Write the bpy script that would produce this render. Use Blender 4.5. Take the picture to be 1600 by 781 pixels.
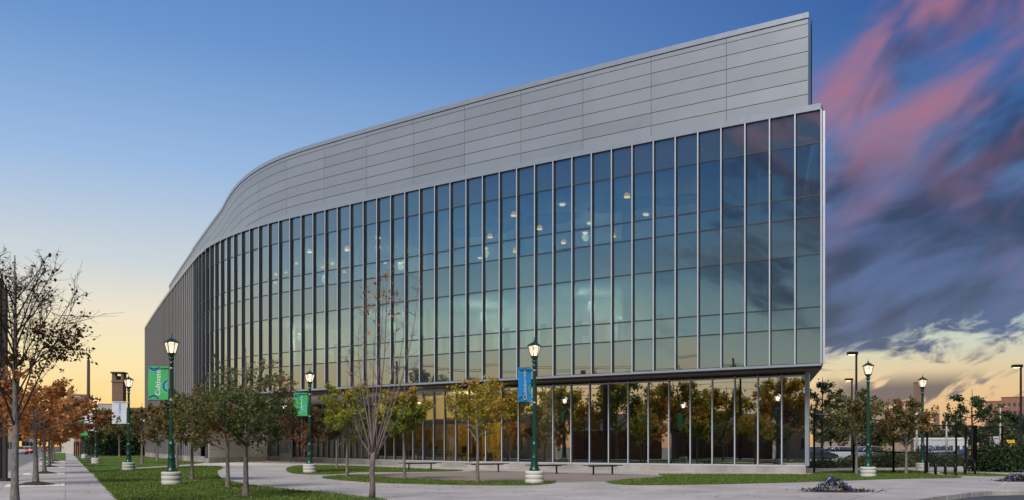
import bpy, bmesh, math, random
import numpy as np
from mathutils import Vector, Matrix
from mathutils.geometry import tessellate_polygon

R = math.radians
for o in list(bpy.data.objects):
    bpy.data.objects.remove(o)
scene = bpy.context.scene
COL = scene.collection
random.seed(5)

# ------------------------------------------------------------------ camera
FPX, EYE, HY = 1350.0, 1.4, 696.0          # focal length in photo pixels, eye height, horizon row
cam = bpy.data.cameras.new('camera')
cam.sensor_width = 36.0
cam.lens = FPX / 1600.0 * 36.0
cam.shift_y = (HY - 390.5) / 1600.0
cam.clip_start = 0.1
cam.clip_end = 5000.0
cam_ob = bpy.data.objects.new('camera', cam)
COL.objects.link(cam_ob)
cam_ob.location = (0, 0, EYE)
cam_ob.rotation_euler = (R(90), 0, 0)
scene.camera = cam_ob

# ------------------------------------------------------------------ light
SUN_AZ, SUN_EL = -158.0, 45.0
sun = bpy.data.lights.new('sun', 'SUN')
sun.energy = 3.6
sun.angle = R(30)
sun.color = (1.0, 0.965, 0.94)
sun_ob = bpy.data.objects.new('sun', sun)
COL.objects.link(sun_ob)
sv = Vector((math.sin(R(SUN_AZ)) * math.cos(R(SUN_EL)), math.cos(R(SUN_AZ)) * math.cos(R(SUN_EL)), math.sin(R(SUN_EL))))
sun_ob.rotation_euler = sv.to_track_quat('Z', 'Y').to_euler()

vs = scene.view_settings
vs.view_transform = 'Standard'
vs.look = 'None'
vs.exposure = 0.0
vs.gamma = 1.0
vs.use_curve_mapping = False
scene.cycles.use_denoising = True
scene.cycles.max_bounces = 8
scene.cycles.transparent_max_bounces = 24
scene.cycles.caustics_reflective = False
scene.cycles.caustics_refractive = False
scene.cycles.sample_clamp_indirect = 4.0


def lin(r, g, b):
    return tuple((c / 255 / 12.92) if c / 255 <= 0.04045 else ((c / 255 + 0.055) / 1.055) ** 2.4 for c in (r, g, b)) + (1.0,)


class NT:
    """small helper to wire node trees"""
    def __init__(self, tree):
        self.t = tree

    def n(self, kind, **kw):
        nd = self.t.nodes.new(kind)
        for k, v in kw.items():
            setattr(nd, k, v)
        return nd

    def put(self, sock, v):
        if v is None:
            return
        if hasattr(v, 'is_output') or isinstance(v, bpy.types.NodeSocket):
            self.t.links.new(v, sock)
        else:
            sock.default_value = v

    def math(self, op, a, b=None, c=None, clamp=False):
        nd = self.n('ShaderNodeMath', operation=op)
        nd.use_clamp = clamp
        self.put(nd.inputs[0], a)
        if b is not None:
            self.put(nd.inputs[1], b)
        if c is not None:
            self.put(nd.inputs[2], c)
        return nd.outputs[0]

    def smooth(self, v, lo, hi, a=0.0, b=1.0):
        nd = self.n('ShaderNodeMapRange', interpolation_type='SMOOTHSTEP')
        self.put(nd.inputs[0], v)
        nd.inputs[1].default_value, nd.inputs[2].default_value = lo, hi
        nd.inputs[3].default_value, nd.inputs[4].default_value = a, b
        return nd.outputs[0]

    def ramp(self, fac, stops, interp='LINEAR'):
        nd = self.n('ShaderNodeValToRGB')
        nd.color_ramp.interpolation = interp
        e = nd.color_ramp.elements
        while len(e) > 1:
            e.remove(e[-1])
        e[0].position, e[0].color = stops[0]
        for p, c in stops[1:]:
            x = e.new(p)
            x.color = c
        self.put(nd.inputs[0], fac)
        return nd.outputs[0]

    def mix(self, fac, a, b, blend='MIX'):
        nd = self.n('ShaderNodeMix', data_type='RGBA', blend_type=blend)
        self.put(nd.inputs[0], fac)
        self.put(nd.inputs[6], a)
        self.put(nd.inputs[7], b)
        return nd.outputs[2]

    def combine(self, x, y, z):
        nd = self.n('ShaderNodeCombineXYZ')
        for i, v in enumerate((x, y, z)):
            self.put(nd.inputs[i], v)
        return nd.outputs[0]

    def noise(self, vec, scale, detail=4.0, rough=0.5, dist=0.0):
        nd = self.n('ShaderNodeTexNoise')
        if vec is not None:
            self.put(nd.inputs['Vector'], vec)
        nd.inputs['Scale'].default_value = scale
        nd.inputs['Detail'].default_value = detail
        nd.inputs['Roughness'].default_value = rough
        nd.inputs['Distortion'].default_value = dist
        return nd.outputs[0]


# ------------------------------------------------------------------ sky
world = bpy.data.worlds.new('World')
scene.world = world
world.use_nodes = True
wt = world.node_tree
wt.nodes.clear()
W = NT(wt)
tc = W.n('ShaderNodeTexCoord')
sep = W.n('ShaderNodeSeparateXYZ')
wt.links.new(tc.outputs['Generated'], sep.inputs[0])
dx, dy, dz = sep.outputs
hl = W.math('SQRT', W.math('ADD', W.math('MULTIPLY', dx, dx), W.math('MULTIPLY', dy, dy)))
SET_AZ = -42.0                              # where the afterglow sits
dot = W.math('DIVIDE', W.math('ADD', W.math('MULTIPLY', dx, math.sin(R(SET_AZ))), W.math('MULTIPLY', dy, math.cos(R(SET_AZ)))), W.math('MAXIMUM', hl, 1e-4))
zc = W.math('MAXIMUM', dz, 0.0)


def sky_ramp(tab):
    return W.ramp(zc, [(math.sin(R(e)), lin(*c)) for e, c in tab])


near = sky_ramp([(0, (252, 190, 96)), (2.6, (253, 215, 136)), (5.2, (250, 228, 174)), (8.0, (238, 226, 200)), (11.0, (204, 211, 214)),
                 (17, (152, 184, 222)), (24, (106, 148, 204)), (34, (66, 108, 176)), (60, (46, 80, 148)), (90, (40, 70, 135))])
far = sky_ramp([(0, (206, 150, 110)), (2.8, (228, 186, 134)), (4.6, (220, 198, 158)), (6.2, (200, 206, 186)), (9.2, (160, 192, 194)), (13, (98, 148, 186)),
                (18, (60, 108, 168)), (25, (40, 84, 152)), (38, (32, 66, 130)), (60, (28, 56, 115)), (90, (26, 52, 108))])
back = sky_ramp([(0, (150, 130, 115)), (3, (176, 168, 148)), (5.5, (158, 170, 160)), (8.5, (126, 144, 148)), (12.5, (88, 112, 138)), (18, (60, 86, 122)), (25, (42, 64, 102)), (40, (32, 54, 98)), (90, (26, 50, 104))])
base = W.mix(W.smooth(dot, 0.25, 1.0), W.mix(W.smooth(dot, 0.30, -0.25), far, back), near)
# cloud layer, laid out in azimuth / elevation (degrees)
az = W.math('MULTIPLY', W.math('ARCTAN2', dx, dy), 180 / math.pi)
el = W.math('MULTIPLY', W.math('ARCSINE', dz), 180 / math.pi)


def streak(ang, la, lb, detail, rough, seed, dist=0.0):
    a, b = math.cos(R(ang)), math.sin(R(ang))
    al = W.math('ADD', W.math('MULTIPLY', az, a), W.math('MULTIPLY', el, b))
    ac = W.math('ADD', W.math('MULTIPLY', az, -b), W.math('MULTIPLY', el, a))
    return W.noise(W.combine(W.math('DIVIDE', al, la), W.math('DIVIDE', ac, lb), seed), 1.0, detail, rough, dist)


n_hi = streak(42, 8.0, 3.8, 3.0, 0.45, 3.3, 0.35)
n_lo = streak(17, 7.5, 2.8, 4.0, 0.48, 7.9, 0.35)
n_fine = streak(30, 2.6, 0.8, 4.0, 0.55, 1.4, 0.3)
# edge of the bank: a slanted line rising to the right
edge = W.math('SUBTRACT', W.math('MULTIPLY', W.math('SUBTRACT', az, 17.0), 1.05), W.math('SUBTRACT', el, 19.5))
edge = W.math('ADD', edge, W.math('MULTIPLY', W.math('SUBTRACT', n_hi, 0.5), 13.0))
bank = W.math('MULTIPLY', W.smooth(edge, -1.5, 6.0), W.smooth(az, 8.0, 15.0))
bank = W.math('MULTIPLY', bank, W.smooth(az, 95.0, 60.0))
n_edge = streak(8, 3.6, 1.5, 5.0, 0.6, 5.2, 0.6)
low = W.math('ADD', W.math('SUBTRACT', el, W.math('ADD', 5.0, W.math('MULTIPLY', W.math('SUBTRACT', az, 20.0), 0.09))), W.math('ADD', W.math('MULTIPLY', W.math('SUBTRACT', n_lo, 0.5), 5.0), W.math('MULTIPLY', W.math('SUBTRACT', n_edge, 0.5), 7.5)))
lowm = W.smooth(low, -0.3, 1.1)
dens = W.math('ADD', W.math('MULTIPLY', n_hi, 0.35), W.math('ADD', W.math('MULTIPLY', n_lo, 0.5), W.math('MULTIPLY', n_fine, 0.15)))
thick = W.smooth(el, 20.0, 10.0, 0.02, 0.32)
cl = W.smooth(W.math('ADD', dens, thick), 0.36, 0.70)
cl = W.math('MULTIPLY', W.math('MULTIPLY', cl, bank), lowm)
# thin scattered streaks in the rest of the sky
oth = W.math('MULTIPLY', W.smooth(W.math('ADD', W.math('MULTIPLY', n_lo, 0.7), W.math('MULTIPLY', n_fine, 0.3)), 0.47, 0.62), W.smooth(dot, 0.25, -0.1, 0.0, 0.85))
oth = W.math('MULTIPLY', oth, W.math('MULTIPLY', W.smooth(el, 5.0, 9.0), W.smooth(el, 26.0, 18.0)))
small = W.math('MULTIPLY', W.smooth(W.math('ADD', W.math('MULTIPLY', n_lo, 0.6), W.math('MULTIPLY', n_fine, 0.4)), 0.50, 0.56), W.math('MULTIPLY', W.smooth(el, 4.8, 3.4), W.smooth(az, 18.0, 22.0)))
small = W.math('MULTIPLY', small, 0.85)
call = W.math('MAXIMUM', W.math('MAXIMUM', cl, oth), small)
pink = W.math('MULTIPLY', W.smooth(el, 14.0, 19.5), W.smooth(n_hi, 0.42, 0.62))
pink = W.math('MAXIMUM', pink, W.math('MULTIPLY', W.smooth(n_hi, 0.52, 0.72), 0.3))
dark = W.mix(W.smooth(n_lo, 0.34, 0.62), lin(74, 90, 136), lin(40, 46, 78))
ccol = W.mix(pink, dark, lin(168, 110, 126))
skyc = W.mix(W.math('MULTIPLY', call, 0.93), base, ccol)
nish = W.n('ShaderNodeTexSky')
nish.sky_type = 'NISHITA'
nish.sun_disc = False
nish.sun_elevation = R(SUN_EL)
nish.sun_rotation = R(SUN_AZ % 360)
scaled = W.mix(1.0, skyc, (10, 10, 10, 1), 'MULTIPLY')
nis = W.mix(1.0, nish.outputs[0], (0.06, 0.06, 0.06, 1), 'MULTIPLY')
tot = W.mix(1.0, scaled, nis, 'ADD')
bg = W.n('ShaderNodeBackground')
wt.links.new(tot, bg.inputs[0])
bg.inputs[1].default_value = 0.1
wo = W.n('ShaderNodeOutputWorld')
wt.links.new(bg.outputs[0], wo.inputs[0])


# ------------------------------------------------------------------ materials
def new_mat(name):
    m = bpy.data.materials.new(name)
    m.use_nodes = True
    m.node_tree.nodes.clear()
    return m, NT(m.node_tree)


def out(T, sh):
    o = T.n('ShaderNodeOutputMaterial')
    T.t.links.new(sh, o.inputs[0])


def pbsdf(T, color, rough, metal=0.0, bump=None, bstr=0.3, bdist=0.01, spec=None):
    p = T.n('ShaderNodeBsdfPrincipled')
    T.put(p.inputs['Base Color'], color)
    T.put(p.inputs['Roughness'], rough)
    p.inputs['Metallic'].default_value = metal
    if spec is not None:
        p.inputs['Specular IOR Level'].default_value = spec
    if bump is not None:
        b = T.n('ShaderNodeBump')
        b.inputs['Strength'].default_value = bstr
        b.inputs['Distance'].default_value = bdist
        T.put(b.inputs['Height'], bump)
        T.t.links.new(b.outputs[0], p.inputs['Normal'])
    return p


def objco(T):
    return T.n('ShaderNodeTexCoord').outputs['Object']


def geopos(T):
    return T.n('ShaderNodeNewGeometry').outputs['Position']


def plain(name, rgb, rough=0.6, metal=0.0, var=0.15, scale=6.0, bump=0.0, spec=None, per_object=0.0):
    m, T = new_mat(name)
    n = T.noise(geopos(T), scale, 5, 0.6)
    c = T.mix(n, tuple(x * (1 - var) for x in rgb[:3]) + (1,), tuple(min(1, x * (1 + var)) for x in rgb[:3]) + (1,))
    if per_object:
        r = T.n('ShaderNodeObjectInfo').outputs['Random']
        k = T.math('ADD', 1 - per_object, T.math('MULTIPLY', r, 2 * per_object))
        c = T.mix(1.0, c, T.combine(k, k, k), 'MULTIPLY')
    p = pbsdf(T, c, T.math('ADD', rough - 0.08, T.math('MULTIPLY', n, 0.16)), metal, n if bump else None, bump, 0.02, spec)
    out(T, p.outputs[0])
    return m


def emit(name, rgb, strength):
    m, T = new_mat(name)
    e = T.n('ShaderNodeEmission')
    e.inputs[0].default_value = rgb
    e.inputs[1].default_value = strength
    out(T, e.outputs[0])
    return m


def concrete(name, rgb, big=0.35, stain=0.25, per_object=0.0):
    m, T = new_mat(name)
    g = geopos(T)
    n1 = T.noise(g, 0.5, 6, 0.6)
    n2 = T.noise(g, 7.0, 6, 0.65)
    n3 = T.noise(g, 60.0, 3, 0.6)
    c = T.mix(T.smooth(n1, 0.3, 0.7), tuple(x * (1 - stain) for x in rgb[:3]) + (1,), tuple(min(1, x * (1 + 0.5 * stain)) for x in rgb[:3]) + (1,))
    n4 = T.noise(g, 0.16, 7, 0.68)
    c = T.mix(T.smooth(n4, 0.50, 0.66, 0, 0.45 * min(1.0, stain * 3)), c, tuple(x * 0.70 for x in rgb[:3]) + (1,))
    c = T.mix(T.smooth(n2, 0.52, 0.75, 0, 0.35), c, tuple(x * 0.62 for x in rgb[:3]) + (1,))
    c = T.mix(T.smooth(n3, 0.4, 0.7, 0, 0.25), c, tuple(min(1, x * 1.25) for x in rgb[:3]) + (1,))
    if per_object:
        r = T.n('ShaderNodeObjectInfo').outputs['Random']
        k = T.math('ADD', 1 - per_object, T.math('MULTIPLY', r, 2 * per_object))
        c = T.mix(1.0, c, T.combine(k, k, k), 'MULTIPLY')
    p = pbsdf(T, c, T.smooth(n2, 0.2, 0.8, 0.62, 0.9), 0, n3, 0.25, 0.01)
    out(T, p.outputs[0])
    return m


M = {}
M['concrete'] = concrete('paving_concrete', (0.45, 0.415, 0.385, 1), stain=0.22)
M['slab'] = concrete('slab_concrete', (0.45, 0.415, 0.385, 1), stain=0.22, per_object=0.05)
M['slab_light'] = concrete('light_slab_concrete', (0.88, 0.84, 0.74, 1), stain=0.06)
M['joint_pale'] = concrete('pale_joint_sealant', (0.66, 0.63, 0.58, 1), stain=0.3)
M['kerb'] = concrete('kerb_concrete', (0.42, 0.40, 0.37, 1), stain=0.4, per_object=0.08)
M['plinth'] = concrete('plinth_concrete', (0.36, 0.33, 0.29, 1), stain=0.35)
M['lamp_base'] = concrete('lamp_base_concrete', (0.58, 0.55, 0.50, 1), stain=0.15)
M['asphalt'] = concrete('asphalt', (0.075, 0.073, 0.075, 1), stain=0.3)
M['old_asphalt'] = concrete('worn_asphalt', (0.20, 0.185, 0.175, 1), stain=0.3)
M['paint'] = concrete('road_paint', (0.7, 0.7, 0.66, 1), stain=0.2)
M['soil'] = concrete('soil', (0.045, 0.03, 0.02, 1), stain=0.3)
M['earth'] = concrete('earth', (0.10, 0.11, 0.055, 1), stain=0.4)

# lawn: short turf
m, T = new_mat('turf')
g = geopos(T)
n1 = T.noise(g, 0.35, 5, 0.6)
n2 = T.noise(g, 9.0, 6, 0.7)
n3 = T.noise(g, 90.0, 3, 0.7)
c = T.mix(T.smooth(n1, 0.3, 0.7), (0.075, 0.140, 0.022, 1), (0.15, 0.225, 0.040, 1))
c = T.mix(T.smooth(n2, 0.5, 0.72, 0, 0.6), c, (0.045, 0.10, 0.016, 1))
n5 = T.noise(g, 1.3, 5, 0.65)
c = T.mix(T.smooth(n5, 0.55, 0.75, 0, 0.6), c, (0.17, 0.17, 0.05, 1))
c = T.mix(T.smooth(n3, 0.5, 0.8, 0, 0.6), c, (0.17, 0.26, 0.06, 1))
out(T, pbsdf(T, c, 0.9, 0, T.math('ADD', n3, n2), 0.9, 0.05, 0.15).outputs[0])
M['turf'] = m

# clay pavers
m, T = new_mat('pavers')
br = T.n('ShaderNodeTexBrick')
T.put(br.inputs['Vector'], geopos(T))
br.inputs['Scale'].default_value = 1.0
br.inputs['Brick Width'].default_value = 0.24
br.inputs['Row Height'].default_value = 0.12
br.inputs['Mortar Size'].default_value = 0.006
br.inputs['Color1'].default_value = (0.26, 0.20, 0.16, 1)
br.inputs['Color2'].default_value = (0.36, 0.28, 0.23, 1)
br.inputs['Mortar'].default_value = (0.14, 0.12, 0.10, 1)
nn = T.noise(geopos(T), 1.2, 5, 0.6)
c = T.mix(T.smooth(nn, 0.3, 0.7, 0, 0.5), br.outputs[0], (0.22, 0.18, 0.15, 1))
out(T, pbsdf(T, c, 0.85, 0, br.outputs[1], 0.3, 0.01).outputs[0])
M['pavers'] = m


def leaf_mat(name, stops, transl=0.35):
    m, T = new_mat(name)
    a = T.n('ShaderNodeAttribute', attribute_name='tint')
    c = T.ramp(a.outputs['Fac'], [(p, tuple(x) + (1,)) for p, x in stops])
    d = T.n('ShaderNodeBsdfPrincipled')
    T.put(d.inputs['Base Color'], c)
    d.inputs['Roughness'].default_value = 0.6
    d.inputs['Specular IOR Level'].default_value = 0.25
    t = T.n('ShaderNodeBsdfTranslucent')
    T.put(t.inputs[0], T.mix(1.0, c, (1.3, 1.25, 0.8, 1), 'MULTIPLY'))
    mx = T.n('ShaderNodeMixShader')
    mx.inputs[0].default_value = transl
    T.t.links.new(d.outputs[0], mx.inputs[1])
    T.t.links.new(t.outputs[0], mx.inputs[2])
    out(T, mx.outputs[0])
    return m


M['leaf_green'] = leaf_mat('leaf_green_red', [(0, (0.07, 0.105, 0.025)), (0.45, (0.125, 0.16, 0.045)), (0.7, (0.18, 0.165, 0.055)), (0.88, (0.25, 0.15, 0.055)), (1, (0.27, 0.08, 0.04))])
M['leaf_mixed'] = leaf_mat('leaf_green_russet', [(0, (0.07, 0.09, 0.03)), (0.45, (0.15, 0.15, 0.05)), (0.72, (0.22, 0.165, 0.06)), (0.9, (0.27, 0.13, 0.05)), (1, (0.25, 0.08, 0.045))])
M['leaf_red'] = leaf_mat('leaf_red_brown', [(0, (0.07, 0.08, 0.03)), (0.4, (0.13, 0.11, 0.045)), (0.7, (0.19, 0.11, 0.055)), (1, (0.24, 0.07, 0.045))])
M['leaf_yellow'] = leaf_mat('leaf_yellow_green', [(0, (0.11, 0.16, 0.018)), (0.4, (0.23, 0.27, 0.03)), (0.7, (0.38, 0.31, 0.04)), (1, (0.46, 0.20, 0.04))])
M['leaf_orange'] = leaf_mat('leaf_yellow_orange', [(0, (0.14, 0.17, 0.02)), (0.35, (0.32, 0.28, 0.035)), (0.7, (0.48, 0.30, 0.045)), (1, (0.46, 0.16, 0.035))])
M['leaf_rust'] = leaf_mat('leaf_rust', [(0, (0.07, 0.04, 0.02)), (0.12, (0.26, 0.11, 0.04)), (0.5, (0.44, 0.19, 0.065)), (0.8, (0.56, 0.26, 0.09)), (1, (0.40, 0.22, 0.11))])
M['leaf_dark'] = leaf_mat('leaf_dark', [(0, (0.015, 0.02, 0.008)), (0.6, (0.035, 0.045, 0.014)), (1, (0.09, 0.06, 0.02))], 0.15)
M['leaf_hedge'] = leaf_mat('leaf_hedge', [(0, (0.018, 0.035, 0.012)), (0.5, (0.035, 0.06, 0.02)), (0.85, (0.06, 0.085, 0.03)), (1, (0.13, 0.13, 0.05))], 0.2)
M['leaf_evergreen'] = leaf_mat('leaf_evergreen', [(0, (0.012, 0.025, 0.012)), (0.6, (0.025, 0.045, 0.018)), (1, (0.06, 0.07, 0.025))], 0.15)
M['leaf_far'] = leaf_mat('leaf_far', [(0, (0.05, 0.07, 0.03)), (0.5, (0.10, 0.12, 0.045)), (0.8, (0.17, 0.15, 0.05)), (1, (0.2, 0.11, 0.05))], 0.25)
M['grass'] = leaf_mat('grass_blade', [(0, (0.06, 0.12, 0.018)), (0.6, (0.135, 0.215, 0.035)), (1, (0.28, 0.30, 0.08))], 0.3)
M['petal'] = leaf_mat('petal_purple', [(0, (0.16, 0.08, 0.40)), (0.6, (0.26, 0.16, 0.60)), (1, (0.45, 0.36, 0.75))], 0.3)
M['litter'] = leaf_mat('fallen_leaf', [(0, (0.18, 0.10, 0.03)), (0.6, (0.40, 0.24, 0.05)), (1, (0.5, 0.36, 0.08))], 0.2)


def bark(name, rgb):
    m, T = new_mat(name)
    g = geopos(T)
    st = T.n('ShaderNodeMapping')
    st.inputs['Scale'].default_value = (1, 1, 0.22)
    T.put(st.inputs[0], g)
    n = T.noise(st.outputs[0], 38, 5, 0.7)
    n2 = T.noise(g, 5, 4, 0.6)
    c = T.mix(T.smooth(n, 0.35, 0.7), tuple(x * 0.5 for x in rgb) + (1,), tuple(x * 1.25 for x in rgb) + (1,))
    c = T.mix(T.smooth(n2, 0.45, 0.75, 0, 0.6), c, tuple(x * 0.7 for x in rgb) + (1,))
    out(T, pbsdf(T, c, 0.9, 0, n, 0.7, 0.02, 0.2).outputs[0])
    return m


M['bark_brown'] = bark('bark_brown', (0.25, 0.205, 0.175))
M['bark_grey'] = bark('bark_grey', (0.24, 0.225, 0.21))
M['bark_red'] = bark('bark_red', (0.25, 0.185, 0.175))
M['bark_dark'] = bark('bark_dark', (0.05, 0.04, 0.035))

# metals etc.
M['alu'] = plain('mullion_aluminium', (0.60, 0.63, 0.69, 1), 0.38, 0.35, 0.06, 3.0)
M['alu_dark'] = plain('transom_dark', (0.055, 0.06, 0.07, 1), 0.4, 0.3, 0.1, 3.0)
M['fascia'] = plain('fascia_aluminium', (0.34, 0.375, 0.42, 1), 0.35, 0.35, 0.06, 2.0)
M['panel'] = plain('metal_panel', (0.298, 0.325, 0.352, 1), 0.40, 0.25, 0.07, 0.35, per_object=0.055)
M['joint'] = plain('joint_backing', (0.05, 0.05, 0.055, 1), 0.8)
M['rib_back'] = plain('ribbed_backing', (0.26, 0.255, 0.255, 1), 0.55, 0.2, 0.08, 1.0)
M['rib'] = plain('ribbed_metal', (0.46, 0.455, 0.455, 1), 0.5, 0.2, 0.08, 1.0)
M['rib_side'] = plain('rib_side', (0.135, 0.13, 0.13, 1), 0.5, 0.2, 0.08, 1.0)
M['wall_grey'] = plain('grey_wall_panel', (0.46, 0.45, 0.45, 1), 0.5, 0.1, 0.06, 1.0)
M['soffit'] = plain('soffit_brown', (0.075, 0.045, 0.04, 1), 0.5, 0.2, 0.2, 2.0)
M['ceiling'] = plain('ceiling_white', (0.62, 0.62, 0.60, 1), 0.8)
M['floor_in'] = plain('interior_floor', (0.25, 0.22, 0.19, 1), 0.6)
M['wall_in'] = plain('interior_wall_cream', (0.66, 0.64, 0.57, 1), 0.8, 0, 0.05, 0.5)
M['wall_yellow'] = plain('interior_wall_yellow', (0.80, 0.46, 0.05, 1), 0.8, 0, 0.05, 0.5)
M['wood'] = plain('door_wood', (0.36, 0.19, 0.08, 1), 0.5, 0, 0.2, 4)
M['dark_glass'] = plain('dark_door_glass', (0.05, 0.07, 0.09, 1), 0.15)
M['frame_orange'] = plain('door_frame_orange', (0.62, 0.30, 0.08, 1), 0.5)
M['white'] = plain('white_paint', (0.75, 0.75, 0.73, 1), 0.5)
M['ceil_oval'] = plain('ceiling_oval_grey', (0.10, 0.12, 0.14, 1), 0.7)
M['lamp_green'] = plain('lamp_green', (0.008, 0.052, 0.036, 1), 0.35, 0.2, 0.2, 8, spec=0.6)
M['black'] = plain('black_metal', (0.010, 0.011, 0.012, 1), 0.4, 0.2, 0.2, 6)
M['bench'] = plain('bench_metal', (0.018, 0.024, 0.024, 1), 0.45, 0.3, 0.2, 6)
M['dark_post'] = plain('dark_post', (0.035, 0.026, 0.024, 1), 0.6, 0.0, 0.25, 5)
M['pole_wood'] = plain('pole_wood', (0.07, 0.05, 0.035, 1), 0.9, 0, 0.3, 8)
M['lantern'] = emit('lantern_glow', (1.0, 0.80, 0.60, 1), 3.2)
M['bulb'] = emit('lantern_bulb', (1.0, 0.88, 0.74, 1), 7.0)
M['warm_lamp'] = emit('warm_lamp', (1.0, 0.46, 0.10, 1), 6.0)
M['shade_glow'] = emit('shade_glow', (1.0, 0.38, 0.07, 1), 2.2)
M['cool_lamp'] = emit('pale_lamp', (1.0, 0.66, 0.32, 1), 4.5)
M['brick'] = None


def brick_mat(name, c1, c2, mortar, sc=1.0):
    m, T = new_mat(name)
    br = T.n('ShaderNodeTexBrick')
    co = objco(T)
    s = T.n('ShaderNodeSeparateXYZ')
    T.put(s.inputs[0], co)
    T.put(br.inputs['Vector'], T.combine(T.math('ADD', s.outputs[0], s.outputs[1]), s.outputs[2], 0.0))
    br.inputs['Scale'].default_value = sc
    br.inputs['Brick Width'].default_value = 0.5
    br.inputs['Row Height'].default_value = 0.2
    br.inputs['Mortar Size'].default_value = 0.012
    br.inputs['Color1'].default_value = c1
    br.inputs['Color2'].default_value = c2
    br.inputs['Mortar'].default_value = mortar
    out(T, pbsdf(T, br.outputs[0], 0.9).outputs[0])
    return m


M['brick'] = brick_mat('brick_red', (0.25, 0.10, 0.06, 1), (0.33, 0.14, 0.09, 1), (0.3, 0.25, 0.2, 1))
M['brick_brown'] = brick_mat('brick_brown', (0.17, 0.095, 0.06, 1), (0.23, 0.13, 0.085, 1), (0.2, 0.17, 0.14, 1))
M['brick_orange'] = brick_mat('brick_orange', (0.42, 0.16, 0.08, 1), (0.5, 0.2, 0.1, 1), (0.4, 0.3, 0.25, 1))
M['tan'] = plain('tan_wall', (0.36, 0.27, 0.19, 1), 0.85, 0, 0.1, 0.3)
M['cream'] = plain('cream_wall', (0.55, 0.50, 0.42, 1), 0.85, 0, 0.1, 0.3)
M['pale'] = plain('pale_wall', (0.55, 0.55, 0.55, 1), 0.8, 0, 0.1, 0.3)
M['roof_red'] = plain('roof_red_brown', (0.14, 0.055, 0.04, 1), 0.9, 0, 0.25, 1.5)
M['roof_dark'] = plain('roof_dark', (0.06, 0.045, 0.04, 1), 0.9, 0, 0.25, 1.5)
M['far_glass'] = plain('far_window_glass', (0.05, 0.06, 0.075, 1), 0.12)
M['yellow_sign'] = plain('yellow_sign', (0.80, 0.56, 0.03, 1), 0.5)
M['yellow_paint'] = plain('yellow_paint', (0.75, 0.45, 0.02, 1), 0.5)
M['red_print'] = plain('red_print', (0.4, 0.05, 0.03, 1), 0.6)
M['tyre'] = plain('tyre', (0.015, 0.015, 0.016, 1), 0.9)
M['rim'] = plain('rim', (0.4, 0.41, 0.42, 1), 0.3, 0.7)
M['tail'] = emit('tail_light', (1.0, 0.05, 0.03, 1), 3.0)
M['head'] = emit('head_light', (1.0, 0.93, 0.8, 1), 3.0)
M['banner_green'] = plain('banner_green', (0.055, 0.42, 0.12, 1), 0.75, 0, 0.05, 2)
M['banner_blue'] = plain('banner_blue', (0.012, 0.30, 0.72, 1), 0.75, 0, 0.05, 2)
M['banner_white'] = plain('banner_white', (0.62, 0.65, 0.72, 1), 0.75, 0, 0.04, 2)
M['print_white'] = plain('print_white', (0.85, 0.85, 0.85, 1), 0.75, 0, 0.02, 2)
M['print_navy'] = plain('print_navy', (0.02, 0.07, 0.28, 1), 0.75, 0, 0.02, 2)
M['print_green'] = plain('print_green', (0.10, 0.50, 0.14, 1), 0.75, 0, 0.02, 2)
M['print_cyan'] = plain('print_cyan', (0.10, 0.42, 0.75, 1), 0.75, 0, 0.02, 2)


def car_paint(name, rgb):
    m, T = new_mat(name)
    p = pbsdf(T, rgb + (1,), 0.35, 0.3)
    p.inputs['Coat Weight'].default_value = 0.8
    p.inputs['Coat Roughness'].default_value = 0.05
    out(T, p.outputs[0])
    return m


CARS = [car_paint('car_white', (0.6, 0.61, 0.63)), car_paint('car_silver', (0.33, 0.35, 0.38)), car_paint('car_dark', (0.02, 0.035, 0.045)),
        car_paint('car_red', (0.25, 0.015, 0.015)), car_paint('car_blue', (0.02, 0.06, 0.16))]


def glass_mat(name, tint, refl, f0, wob):
    m, T = new_mat(name)
    lw = T.n('ShaderNodeLayerWeight')
    lw.inputs[0].default_value = 0.5
    fac = T.math('ADD', f0, T.math('MULTIPLY', T.math('POWER', lw.outputs[1], 4.0), 1.0 - f0), clamp=True)
    gl = T.n('ShaderNodeBsdfGlossy')
    gl.inputs['Color'].default_value = refl
    gl.inputs['Roughness'].default_value = 0.0
    b = T.n('ShaderNodeBump')
    b.inputs['Strength'].default_value = wob
    b.inputs['Distance'].default_value = 0.02
    T.put(b.inputs['Height'], T.noise(geopos(T), 0.55, 2, 0.4))
    T.t.links.new(b.outputs[0], gl.inputs['Normal'])
    tr = T.n('ShaderNodeBsdfTransparent')
    tr.inputs[0].default_value = tint
    mx = T.n('ShaderNodeMixShader')
    T.put(mx.inputs[0], fac)
    T.t.links.new(tr.outputs[0], mx.inputs[1])
    T.t.links.new(gl.outputs[0], mx.inputs[2])
    out(T, mx.outputs[0])
    return m


M['glass'] = glass_mat('coated_glass', (0.52, 0.66, 0.68, 1), (0.82, 0.90, 0.93, 1), 0.43, 0.14)
M['glass_low'] = glass_mat('clear_glass', (0.78, 0.82, 0.80, 1), (0.92, 0.93, 0.9, 1), 0.20, 0.05)
M['glass_mirror'] = glass_mat('reflective_glass', (0.60, 0.64, 0.62, 1), (0.95, 0.95, 0.92, 1), 0.58, 0.05)
M['glass_inner'] = glass_mat('lantern_pane', (1.0, 0.95, 0.9, 1), (1, 1, 1, 1), 0.02, 0.0)


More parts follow.
